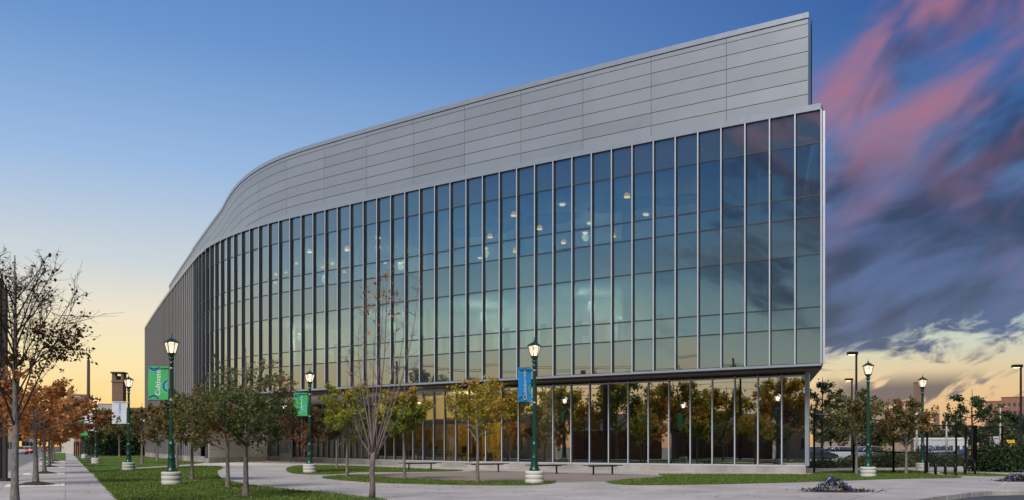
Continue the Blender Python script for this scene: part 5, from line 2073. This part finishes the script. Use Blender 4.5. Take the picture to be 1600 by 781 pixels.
# flower beds
for k, (px, py, hw, hh, lab) in enumerate([(1314, 768.5, 0.62, 0.44, 'purple petunias in a dark pit in the paving'), (1600, 752, 0.5, 0.3, 'small purple petunia clump at the right edge of the paving')]):
    x, y = G(px, py)
    y += 0.3
    rg = np.random.RandomState(70 + k)
    e = empty('flower_bed', (x, y, 0.008), 0, lab, 'flowers', 'petunia clumps in the paving')
    mb = MB().lathe([(0.95, 0.001), (0.9, 0.012), (0.5, 0.03), (0.02, 0.04)], 24)
    me = mb.mesh('soil')
    for vv in me.vertices:
        vv.co.y *= 0.62
        vv.co.x += 0.05 * math.sin(vv.co.y * 13)
    link('soil', me, 'soil', e)
    n = 1500
    t = rg.rand(n)
    px_ = rg.normal(0, 0.42, n) * hw / 0.55
    prof = hh * np.clip(np.exp(-((px_ + 0.12) / 0.36) ** 2) * 0.95 + 0.15, 0, 1)
    P = np.stack([px_, rg.normal(0, 0.17, n), rg.rand(n) ** 0.7 * prof], 1)
    link('leaves', np_mesh('leaves', leaf_quads(P, 0.06, rg), 4, rg.rand(n)), 'leaf_hedge', e)
    nb = 85
    px_ = rg.normal(0, 0.40, nb) * hw / 0.55
    prof = hh * np.clip(np.exp(-((px_ + 0.12) / 0.36) ** 2) * 0.95 + 0.15, 0, 1)
    vv, tn = [], []
    for j in range(nb):
        c = np.array([px_[j], -0.10 + rg.normal(0, 0.13), prof[j] * rg.uniform(0.35, 1.08)])
        nrm = np.array([rg.normal(0, .5), -0.8, rg.uniform(0.2, 1)])
        nrm /= np.linalg.norm(nrm)
        a = np.cross(nrm, [0.3, 0.2, 0.9])
        a /= np.linalg.norm(a)
        b = np.cross(nrm, a)
        r = rg.uniform(0.022, 0.036)
        tv = rg.rand()
        for q in range(5):
            a0, a1, am = q * 1.2566, (q + 1) * 1.2566, (q + .5) * 1.2566
            vv += [c - nrm * 0.012, c + r * .9 * (a * math.cos(a0) + b * math.sin(a0)), c + r * 1.12 * (a * math.cos(am) + b * math.sin(am)), c + r * .9 * (a * math.cos(a1) + b * math.sin(a1))]
            tn.append(tv)
    link('blossoms', np_mesh('blossoms', np.array(vv), 4, tn), 'petal', e)

# dark steel column at the left edge
x, y = G(-1, 751)
e = empty('steel_column', (x, y, 0), 0.2, 'dark brown steel column at the left edge of the sidewalk', 'column')
MB().box(-0.22, 0.10, -0.18, 0.18, 0, 8.05).build('shaft', 'dark_post', e)
MB().box(0.103, 0.27, -0.12, 0.12, 0, 7.6).build('side_plate', 'dark_post', e)
MB().box(-0.30, 0.34, -0.26, 0.26, 0, 0.12).build('base_plate', 'dark_post', e)

# utility pole behind the lamps and the wooden line across the street
x, y, z = AT(138, 562, 118)
e = empty('utility_pole', (x, y, -0.1), 0, 'dark wooden utility pole rising behind the sidewalk lamps', 'utility pole')
MB().tube([(0, 0, 0), (0, 0, 6), (0.03, 0, z + 0.1)], 0.24, 0.19, n=10).build('pole', 'pole_wood', e)
pts = [(0, 0, 7.6), (-0.5, -0.2, 8.2), (-1.3, -0.5, 8.3), (-1.8, -0.8, 8.0)]
MB().tube(pts, 0.04, n=6).build('lamp_arm', 'rim', e)
poles = []
for k, u in enumerate((-18, 22, 62)):
    x, y = ST(u, -15.2)
    e = empty('utility_pole', (x, y, -0.05), st_rot, 'wooden power pole across the street mirrored in the glass, ' + ORD[k] + ' of three', 'utility pole', 'power poles across the street')
    MB().tube([(0, 0, 0), (0, 0, 5), (0, 0, 10.5)], 0.16, 0.11, n=9).build('pole', 'pole_wood', e)
    MB().box(-1.1, 1.1, -0.06, 0.06, 9.6, 9.74).build('crossarm', 'pole_wood', e)
    for sx in (-0.95, -0.35, 0.95):
        MB().lathe([(0.03, 9.74), (0.05, 9.80), (0.05, 9.88), (0.02, 9.9)], 8, cx=sx).build('insulator', 'far_glass', e)
for j, (dv, zz, sag) in enumerate([(-0.95, 9.85, 0.5), (-0.35, 9.85, 0.55), (0.95, 9.85, 0.45), (0.1, 8.3, 0.6), (0.1, 7.6, 0.7)]):
    pts = []
    for k in range(0, 81):
        u = -18 + k
        t = ((u + 18) % 40) / 40
        x, y = ST(u, -15.2 + dv)
        pts.append((x, y, zz - sag * 4 * t * (1 - t)))
    o = MB().tube(pts, 0.022, n=4).build('power_line', 'black')
    tag(o, ['outermost upper', 'second upper', 'innermost upper', 'thick middle', 'lowest'][j] + ' power line strung across the street poles', 'power line', 'power lines')


# ================================================================== VEHICLES
def car_meshes(kind):
    if kind == 'wagon':
        prof = [(-2.25, 0.55, 0.88, 0.0), (-2.2, 0.35, 0.95, 0.0), (-1.6, 0.25, 1.0, 0), (-0.2, 0.22, 0.98, 0), (0.9, 0.22, 0.95, 0), (1.7, 0.25, 0.86, 0), (2.15, 0.32, 0.72, 0), (2.25, 0.42, 0.62, 0)]
        cab = [(-2.05, 0.98, 0.98, 0.80), (-1.75, 0.99, 1.48, 0.62), (-0.2, 0.98, 1.53, 0.62), (0.35, 0.97, 1.48, 0.62), (1.15, 0.93, 0.95, 0.78)]
    else:
        prof = [(-2.25, 0.55, 0.86, 0.0), (-2.2, 0.35, 0.93, 0.0), (-1.5, 0.25, 0.97, 0), (-0.2, 0.22, 0.95, 0), (0.9, 0.22, 0.93, 0), (1.7, 0.25, 0.82, 0), (2.15, 0.32, 0.68, 0), (2.25, 0.42, 0.58, 0)]
        cab = [(-1.7, 0.95, 0.96, 0.76), (-1.0, 0.95, 1.38, 0.58), (-0.2, 0.95, 1.44, 0.58), (0.25, 0.94, 1.40, 0.58), (1.15, 0.90, 0.92, 0.76)]
    body = MB()
    sec = []
    for x, z0, z1, _ in prof:
        w = 0.88 if abs(x) < 2 else 0.78
        ring = [(x, -w, z0 + 0.08), (x, -w - 0.02, (z0 + z1) / 2), (x, -w + 0.06, z1 - 0.03), (x, -w + 0.16, z1), (x, w - 0.16, z1), (x, w - 0.06, z1 - 0.03), (x, w + 0.02, (z0 + z1) / 2), (x, w, z0 + 0.08), (x, w - 0.12, z0), (x, -w + 0.12, z0)]
        sec.append(len(body.v))
        body.v += ring
    for a, b in zip(sec[:-1], sec[1:]):
        for i in range(10):
            j = (i + 1) % 10
            body.f.append((a + i, a + j, b + j, b + i))
            body.sm.append(True)
    body.f.append(tuple(sec[0] + i for i in reversed(range(10))))
    body.f.append(tuple(sec[-1] + i for i in range(10)))
    body.sm += [False, False]
    glass, roof = MB(), MB()
    cs = []
    for x, zb, zt, wt in cab:
        cs.append([(x, -0.80, zb - 0.02), (x, -wt, zt), (x, wt, zt), (x, 0.80, zb - 0.02)])
    for a, b in zip(cs[:-1], cs[1:]):
        for i in (0, 2):
            glass.quad(a[i], a[i + 1], b[i + 1], b[i])
        steep = abs(a[1][2] - b[1][2]) > 0.25
        (glass if steep else roof).quad(a[1], a[2], b[2], b[1])
    # pillars and roof rails
    pil = MB()
    for c in cs[1:-1]:
        for i in (0, 2):
            pil.tube([c[i], c[i + 1]], 0.035, n=4)
    for i in (1, 2):
        pil.tube([cs[0][0 if i == 1 else 3]] + [c[i] for c in cs[1:-1]] + [cs[-1][0 if i == 1 else 3]], 0.04, n=4)
    roof.v += []
    return body, glass, roof, pil


wheel_t = MB().lathe([(0.22, -0.10), (0.31, -0.09), (0.325, -0.04), (0.325, 0.04), (0.31, 0.09), (0.22, 0.10)], 18).mesh('tyre')
wheel_r = MB().lathe([(0.03, -0.102), (0.20, -0.08), (0.215, -0.095), (0.215, 0.095), (0.20, 0.08), (0.03, 0.102)], 14).mesh('rim')
CM = {}
for kd in ('wagon', 'sedan'):
    b_, g_, r_, p_ = car_meshes(kd)
    CM[kd] = (b_, g_, r_.mesh('roof_panel'), p_.mesh('pillars'), b_.mesh('body'), g_.mesh('windows'))


def car(label, loc, rz, paint, kind='sedan', lit=False, group='parked cars'):
    e = empty('car', loc, rz, label, 'car', group)
    b_, g_, rm, pm, bm_, gm = CM[kind]
    for nm, me, mt_ in (('body', bm_, CARS[paint]), ('windows', gm, M['far_glass']), ('roof_panel', rm, CARS[paint]), ('pillars', pm, CARS[paint])):
        me = me.copy()
        me.materials.clear()
        me.materials.append(mt_)
        link(nm, me, None, e)
    for x in (-1.38, 1.38):
        for y in (-0.80, 0.80):
            w = link('tyre', wheel_t, 'tyre', e, (x, y, 0.325), (R(90), 0, 0))
            link('rim', wheel_r, 'rim', w)
    for y in (-0.62, 0.62):
        MB().box(-2.27, -2.19, y - 0.14, y + 0.14, 0.68, 0.84).build('tail_light', 'tail' if lit else 'red_print', e)
        MB().box(2.16, 2.262, y - 0.16, y + 0.16, 0.52, 0.62).build('headlight', 'head' if lit else 'white', e)
    MB().box(-2.265, -2.24, -0.25, 0.25, 0.45, 0.58).build('number_plate', 'white', e)
    return e


for k, (px, Y, rz, pt, kd, lab) in enumerate([(1276, 93, 0.25, 2, 'sedan', 'dark teal car nearest the building corner in the parking lot'), (1303, 98, 0.2, 0, 'wagon', 'white wagon parked behind the dark car'),
                                              (1332, 100, 0.25, 1, 'sedan', 'silver car parked behind the young tree'), (1352, 106, 0.3, 0, 'wagon', 'white wagon parked right of the silver car'), (1279, 110, 0.2, 0, 'wagon', 'pale car showing its roof at the building corner'),
                                              (1515, 120, 0.1, 4, 'sedan', 'dark blue car far beyond the gate'), (1555, 112, 0.1, 2, 'wagon', 'dark car beyond the shrubs under the yellow sign'), (1462, 125, 0.0, 1, 'wagon', 'pale van-like car by the low pale building')]):
    x, y, z = AT(px, 700, Y)
    car(lab, (x, y, -0.2), rz + (math.pi if k % 2 else 0), pt, kd)
# traffic on the street
su_ang = math.atan2(SU.y, SU.x)
for k, (u, v, pt, kd) in enumerate([(150, -11.5, 0, 'sedan'), (158, -11.6, 3, 'sedan'), (168, -11.4, 1, 'wagon'), (180, -7.2, 0, 'wagon'), (192, -7.3, 2, 'sedan'), (204, -7.1, 0, 'sedan'), (217, -7.2, 3, 'wagon'), (231, -7.2, 1, 'sedan'), (188, -11.5, 4, 'wagon'), (250, -7.2, 0, 'wagon'), (270, -4.9, 2, 'wagon')]):
    x, y = ST(u, v)
    car(ORD[k] + (' car queueing down the street with red tail lights' if v > -9 else ' car standing along the far side of the street'), (x, y, -0.145), su_ang, pt, kd, lit=v > -9, group='cars on the street')


# ================================================================== FAR BUILDINGS
def block(name, label, px0, px1, pyt, Y, depth, mat, roofmat='roof_dark', win=None, rz=0.0, base=-0.2, parapet=True):
    x0, _, zt = AT(px0, pyt, Y)
    x1 = AT(px1, pyt, Y)[0]
    rz = rz - math.atan2((x0 + x1) / 2, Y)
    w = (x1 - x0) * math.cos(rz)
    e = empty(name, ((x0 + x1) / 2, Y, base), rz, label, 'building')
    H = zt - base
    MB().box(-w / 2, w / 2, 0, depth, 0, H).build('wall', mat, e)
    if parapet:
        MB().box(-w / 2 - 0.1, w / 2 + 0.1, -0.12, depth + 0.1, H + 0.002, H + 0.35).build('roof', roofmat, e)
    if win:
        nx, nz, fw, fh, z0, z1 = win
        mbw = MB().box(-0.5, 0.5, -0.05, 0.02, -0.5, 0.5).mesh('pane')
        for i in range(nx):
            for j in range(nz):
                cx = -w / 2 + w * (i + 0.5) / nx
                cz = z0 + (z1 - z0) * (j + 0.5) / nz
                link('window', mbw, 'far_glass', e, (cx, 0, cz), None, (w / nx * fw, 1, (z1 - z0) / nz * fh))
    return e, w, H


# left: brick chimney tower with an open top
x, y, z = AT(186.2, 579, 190)
e = empty('chimney_tower', (x, y, -0.2), 0.1, 'tall brown brick tower with an open capped top behind the lamps', 'tower')
MB().box(-1.15, 1.15, -1.1, 1.1, 0, z - 1.8).build('shaft', 'brick_brown', e)
for sx in (-1, 1):
    for sy in (-1, 1):
        MB().box(sx * 0.95 - 0.22, sx * 0.95 + 0.22, sy * 0.9 - 0.22, sy * 0.9 + 0.22, z - 1.798, z - 0.35).build('pillar', 'brick_brown', e)
MB().box(-1.4, 1.4, -1.35, 1.35, z - 0.348, z - 0.05).build('cap', 'roof_dark', e)
MB().box(-1.3, 1.3, -1.25, 1.25, z - 2.3, z - 2.0).build('cornice', 'brick_brown', e)
MB().lathe([(0.45, z - 1.79), (0.45, z - 1.0), (0.6, z - 0.9)], 12).build('bell', 'alu_dark', e)
block('building', 'tan block-like building left of the utility pole', 104, 141, 617, 230, 20, 'tan', 'tan', win=(4, 3, 0.35, 0.4, 4, 13))
block('building', 'pale flat-roofed block on the skyline behind the red roof', 152, 178, 631, 330, 20, 'cream', 'cream', win=(5, 2, 0.4, 0.4, 10, 17))


def gable_house(label, px0, px1, pye, pyr, Y, depth, wallmat, roofmat, trim=True, ridge_x=True):
    x0, _, ze = AT(px0, pye, Y)
    x1, _, zr = AT(px1, pyr, Y)
    w = x1 - x0
    e = empty('house', ((x0 + x1) / 2, Y, -0.2), 0, label, 'house')
    ze += .2
    zr += .2
    if ridge_x:          # long side to the street
        MB().box(-w / 2, w / 2, 0, depth, 0, ze).build('wall', wallmat, e)
        r = MB()
        r.quad((-w / 2 - .4, -.6, ze), (w / 2 + .4, -.6, ze), (w / 2 + .4, depth / 2, zr), (-w / 2 - .4, depth / 2, zr))
        r.quad((w / 2 + .4, depth + .6, ze), (-w / 2 - .4, depth + .6, ze), (-w / 2 - .4, depth / 2, zr), (w / 2 + .4, depth / 2, zr))
        r.quad((-w / 2 - .4, -.6, ze), (-w / 2 - .4, depth / 2, zr), (-w / 2 - .4, depth + .6, ze))
        r.quad((w / 2 + .4, -.6, ze), (w / 2 + .4, depth + .6, ze), (w / 2 + .4, depth / 2, zr))
        r.build('roof', roofmat, e)
        if trim:
            MB().box(-w / 2 - .42, w / 2 + .42, -.66, -.58, ze - .3, ze - 0.003).build('eaves', 'white', e)
    else:
        g = MB()
        g.quad((-w / 2, 0, 0), (w / 2, 0, 0), (w / 2, 0, ze), (0, 0, zr), (-w / 2, 0, ze))
        g.quad((w / 2, depth, 0), (-w / 2, depth, 0), (-w / 2, depth, ze), (0, depth, zr), (w / 2, depth, ze))
        g.quad((-w / 2, depth, 0), (-w / 2, 0, 0), (-w / 2, 0, ze), (-w / 2, depth, ze))
        g.quad((w / 2, 0, 0), (w / 2, depth, 0), (w / 2, depth, ze), (w / 2, 0, ze))
        g.build('wall', wallmat, e)
        r = MB()
        k = (zr - ze) / (w / 2)
        r.quad((-w / 2 - .5, -.4, ze - k * .5 + .1), (0, -.4, zr + .1), (0, depth, zr + .1), (-w / 2 - .5, depth, ze - k * .5 + .1))
        r.quad((0, -.4, zr + .1), (w / 2 + .5, -.4, ze - k * .5 + .1), (w / 2 + .5, depth, ze - k * .5 + .1), (0, depth, zr + .1))
        r.build('roof', roofmat, e)
        for sx in (-1, 1):
            MB().tube([(0, -.45, zr + .02), (sx * (w / 2 + .5), -.45, ze - k * .5 + .02)], 0.22, n=4).build('bargeboard', 'white', e)
        MB().box(-0.6, 0.6, -0.06, 0.02, ze * 0.72, ze * 0.72 + 1.6).build('window', 'far_glass', e)
    return e


gable_house('brick house with a white-trimmed gable behind the third lamp', 117, 160, 664, 639, 150, 14, 'brick', 'roof_dark', ridge_x=False)
gable_house('long red-brown roofed building behind the chimney tower', 160, 250, 655, 634, 175, 12, 'brick_brown', 'roof_red')
gable_house('small dark-roofed house left of the gabled one', 96, 122, 664, 646, 170, 10, 'cream', 'roof_dark')
block('building', 'orange brick corner building where the sidewalk ends', 116, 125, 660, 140, 10, 'brick_orange', 'brick_orange', win=(1, 2, 0.5, 0.4, 1, 5))
block('shop', 'low pale shopfront with a dark canopy across the street', 34, 58, 680, 260, 20, 'pale', 'roof_dark', win=(4, 1, 0.7, 0.8, 0.5, 3))
block('shop', 'low yellow and grey shopfront left of the pale one', 0, 30, 668, 250, 20, 'tan', 'yellow_paint', win=(6, 1, 0.7, 0.8, 0.5, 3))
x, y, z = AT(130, 706, 122)
e = empty('slat_fence', (x, y, 0), 0.5, 'dark upright slat fence beside the far sidewalk', 'fence')
for k in range(9):
    MB().box(-1.2 + k * 0.26, -1.2 + k * 0.26 + 0.2, -0.02, 0.02, 0, 2.0).build('slat', 'dark_post', e)
MB().box(-1.2, 1.1, 0.021, 0.06, 1.6, 1.7).build('rail', 'dark_post', e)

# right: slab tower, brick apartments, low buildings
block('tower_block', 'slim grey-brown slab tower beside the far right lamp', 1427.5, 1440.5, 597, 420, 14, 'brick_brown', 'brick_brown')
block('apartment_block', 'red brick apartment block on the skyline at the right', 1564, 1640, 620, 330, 16, 'brick', 'brick_brown', win=(9, 5, 0.5, 0.45, 4, 19))
block('apartment_block', 'lower brick apartment wing left of the main block', 1539, 1565, 627, 325, 14, 'brick', 'brick_brown', win=(4, 5, 0.5, 0.45, 4, 17))
block('low_building', 'low pale building with a white roof edge beyond the gate', 1428, 1512, 686, 160, 20, 'pale', 'white', win=(8, 1, 0.6, 0.7, 0.4, 1.9))
block('low_building', 'long grey roofed shed behind the low pale building', 1440, 1575, 672, 210, 20, 'cream', 'pale', win=(14, 1, 0.5, 0.5, 1.0, 3.2))
block('low_building', 'beige flat building seen behind the young trees', 1270, 1430, 640, 240, 20, 'tan', 'tan', win=(16, 2, 0.4, 0.4, 2, 9))
block('low_building', 'small far block on the right skyline', 1459, 1468, 646, 400, 10, 'brick_brown', 'brick_brown')
block('low_building', 'white low building left of the yellow sign', 1553, 1574, 684, 150, 10, 'pale', 'pale', win=(3, 1, 0.6, 0.6, 0.4, 1.9))
x, y, z = AT(1579, 691, 58)
e = empty('warning_sign', (x, y, -0.1), 0, 'yellow sign board with small print behind the right fence', 'sign')
MB().box(-0.27, 0.27, -0.01, 0.01, z - 0.07, z + 0.29).build('board', 'yellow_sign', e)
MB().box(-0.19, 0.19, -0.014, -0.0105, z - 0.01, z + 0.07).build('print_bar', 'red_print', e)
MB().box(-0.10, 0.12, -0.014, -0.0105, z + 0.20, z + 0.22).build('print_line', 'black', e)
MB().box(-0.03, 0.03, -0.014, -0.0105, z + 0.11, z + 0.16).build('print_mark', 'white', e)
MB().tube([(0, 0.03, 0), (0, 0.03, z + 0.29)], 0.025, n=8).build('post', 'rim', e)
for px, Y, lab in ((1519, 100, 'left yellow equipment box beyond the gate'), (1527.5, 101, 'right yellow equipment box beyond the gate'), (1562, 95, 'single yellow equipment box above the shrubs')):
    x, y, z = AT(px, 700, Y)
    e = empty('equipment_box', (x, y, -0.2), 0, lab, 'equipment box', 'yellow equipment boxes')
    MB().box(-0.3, 0.3, -0.2, 0.2, 0.5, 1.5).build('cabinet', 'yellow_paint', e)
    MB().box(-0.33, 0.33, -0.23, 0.23, 1.502, 1.56).build('lid', 'yellow_paint', e)
    for sx in (-.22, .22):
        MB().box(sx - .04, sx + .04, -0.05, 0.05, 0, 0.498).build('leg', 'black', e)
for px, Y, pyt, lab in ((1432.5, 110, 640, 'pale pole behind the right-hand lamp'), (1563, 140, 636, 'pale twin-armed pole before the apartment block'), (1479, 120, 652, 'thin grey pole behind the gate')):
    x, y, z = AT(px, pyt, Y)
    e = empty('utility_pole', (x, y, -0.2), 0, lab, 'utility pole', 'pale far poles')
    MB().tube([(0, 0, 0), (0, 0, z + .2)], 0.16, 0.10, n=8).build('pole', 'cream', e)
    MB().tube([(0, 0, z), (0.7, 0, z + 0.35), (1.5, 0, z + 0.4)], 0.05, n=6).build('arm', 'cream', e)

# row of low houses across the street (seen only mirrored in the glass)
for k, u in enumerate((-12, 4, 20, 36, 52, 68, 84, 100, 116, 132, 148, 164)):
    x, y = ST(u, -30)
    e = empty('house', (x, y, -0.2), su_ang, 'low house across the street mirrored dimly in the glass, ' + ORD[k] + ' of twelve', 'house', 'low houses across the street')
    MB().box(-6.5, 6.5, 0, 8, 0, 3.6).build('wall', ['brick', 'cream', 'brick_brown'][k % 3], e)
    r = MB()
    r.quad((-7, -.5, 3.6), (7, -.5, 3.6), (7, 4, 5.8), (-7, 4, 5.8))
    r.quad((7, 8.5, 3.6), (-7, 8.5, 3.6), (-7, 4, 5.8), (7, 4, 5.8))
    r.quad((-7, -.5, 3.6), (-7, 4, 5.8), (-7, 8.5, 3.6))
    r.quad((7, -.5, 3.6), (7, 8.5, 3.6), (7, 4, 5.8))
    r.build('roof', 'roof_dark', e)
    for wx in (-4.5, -1.6, 1.6, 4.5):
        MB().box(wx - .6, wx + .6, -0.06, 0.02, 1.2, 2.6).build('window', 'far_glass', e)

# ================================================================== INSIDE THE GROUND FLOOR
ch_seat = bevel_mesh(MB().box(-0.24, 0.24, -0.24, 0.24, 0.44, 0.52).mesh('seat'), 0.03, 2)
ch_back = bevel_mesh(MB().box(-0.22, 0.22, 0.22, 0.27, 0.60, 1.08).mesh('backrest'), 0.02, 2)
for k, px in enumerate((600, 618, 640, 662, 672, 684, 722, 735)):
    l = l_at(px, 2.2 + (k % 3) * 0.6)
    p, h = LW(l, 2.2 + (k % 3) * 0.6)
    e = empty('office_chair', (p.x, p.y, 0.30), h + k * 1.3, ORD[k] + ' dark chair from the left behind the ground-floor glass', 'chair', 'chairs behind the ground-floor glass')
    link('seat', ch_seat, 'black', e)
    link('backrest', ch_back, 'black', e)
    MB().lathe([(0.28, 0.0), (0.27, 0.05), (0.05, 0.08), (0.04, 0.43)], 10).build('pedestal', 'black', e)
for k, px in enumerate((743, 765, 790, 815, 838)):
    l = l_at(px, 0.55)
    p, h = LW(l, 0.55)
    e = empty('potted_plant', (p.x, p.y, 0.30), 0, ORD[k] + ' small potted plant from the left on the inside sill', 'plant', 'potted plants behind the glass')
    MB().lathe([(0.10, 0.0), (0.14, 0.26), (0.15, 0.28)], 14).build('pot', 'print_navy', e)
    rg = np.random.RandomState(300 + k)
    n = 60
    P = np.stack([rg.normal(0, .12, n), rg.normal(0, .12, n), rg.uniform(0.28, 0.62, n)], 1)
    link('leaves', np_mesh('leaves', leaf_quads(P, 0.2, rg, droop=-0.2), 4, rg.rand(n)), 'leaf_hedge', e)
for k, px in enumerate((628, 655, 690)):
    l = l_at(px, 3.4)
    p, h = LW(l, 3.4)
    e = empty('table', (p.x, p.y, 0.30), h, ['left', 'middle', 'right'][k] + ' dark table behind the ground-floor glass', 'table', 'tables behind the ground-floor glass')
    MB().box(-0.8, 0.8, -0.4, 0.4, 0.70, 0.74).build('top', 'black', e)
    for sx in (-.7, .7):
        for sy in (-.33, .33):
            MB().box(sx - .025, sx + .025, sy - .025, sy + .025, 0, 0.698).build('leg', 'black', e)

# ================================================================== SMALL LITTER
rg = np.random.RandomState(77)
n = 700
lx_, ly_ = [], []
for px, py, sx, n_ in ((384, 777, 1.8, 160), (356, 762, 1.8, 130), (300, 750, 1.8, 120), (746, 755, 1.6, 170), (632, 750, 1.6, 130), (542, 745, 1.6, 130), (485, 737, 1.8, 100), (1338, 742, 1.8, 110), (1416, 742, 1.8, 80), (60, 756, 1.2, 120), (1100, 760, 5, 90), (700, 765, 5, 110), (250, 765, 3, 140), (900, 760, 5, 80)):
    x, y = G(px, py)
    lx_.append(x + rg.normal(0, sx, n_))
    ly_.append(y + rg.normal(0, sx, n_))
lx_, ly_ = np.concatenate(lx_), np.concatenate(ly_)
n = len(lx_)
v = np.zeros((n, 4, 3))
a = rg.uniform(0, 6.28, n)
s = rg.uniform(0.035, 0.075, n)
zz = 0.05 + rg.rand(n) * 0.03
onlawn = np.zeros(n, bool)
for lw in LAWNS:
    onlawn |= inside(lx_, ly_, lw)
zz = np.where(onlawn, 0.075, 0.016)
for k, (ca, w) in enumerate(((0, 1), (1.57, .6), (3.14, 1), (4.71, .6))):
    v[:, k] = np.stack([lx_ + s * w * np.cos(a + ca), ly_ + s * w * np.sin(a + ca), zz + rg.uniform(0, 0.015, n)], 1)
tag(link('fallen_leaves', np_mesh('fallen_leaves', v.reshape(-1, 3), 4, rg.rand(n)), 'litter'), 'scattered yellow fallen leaves on grass and paving', 'leaves', kind='stuff')
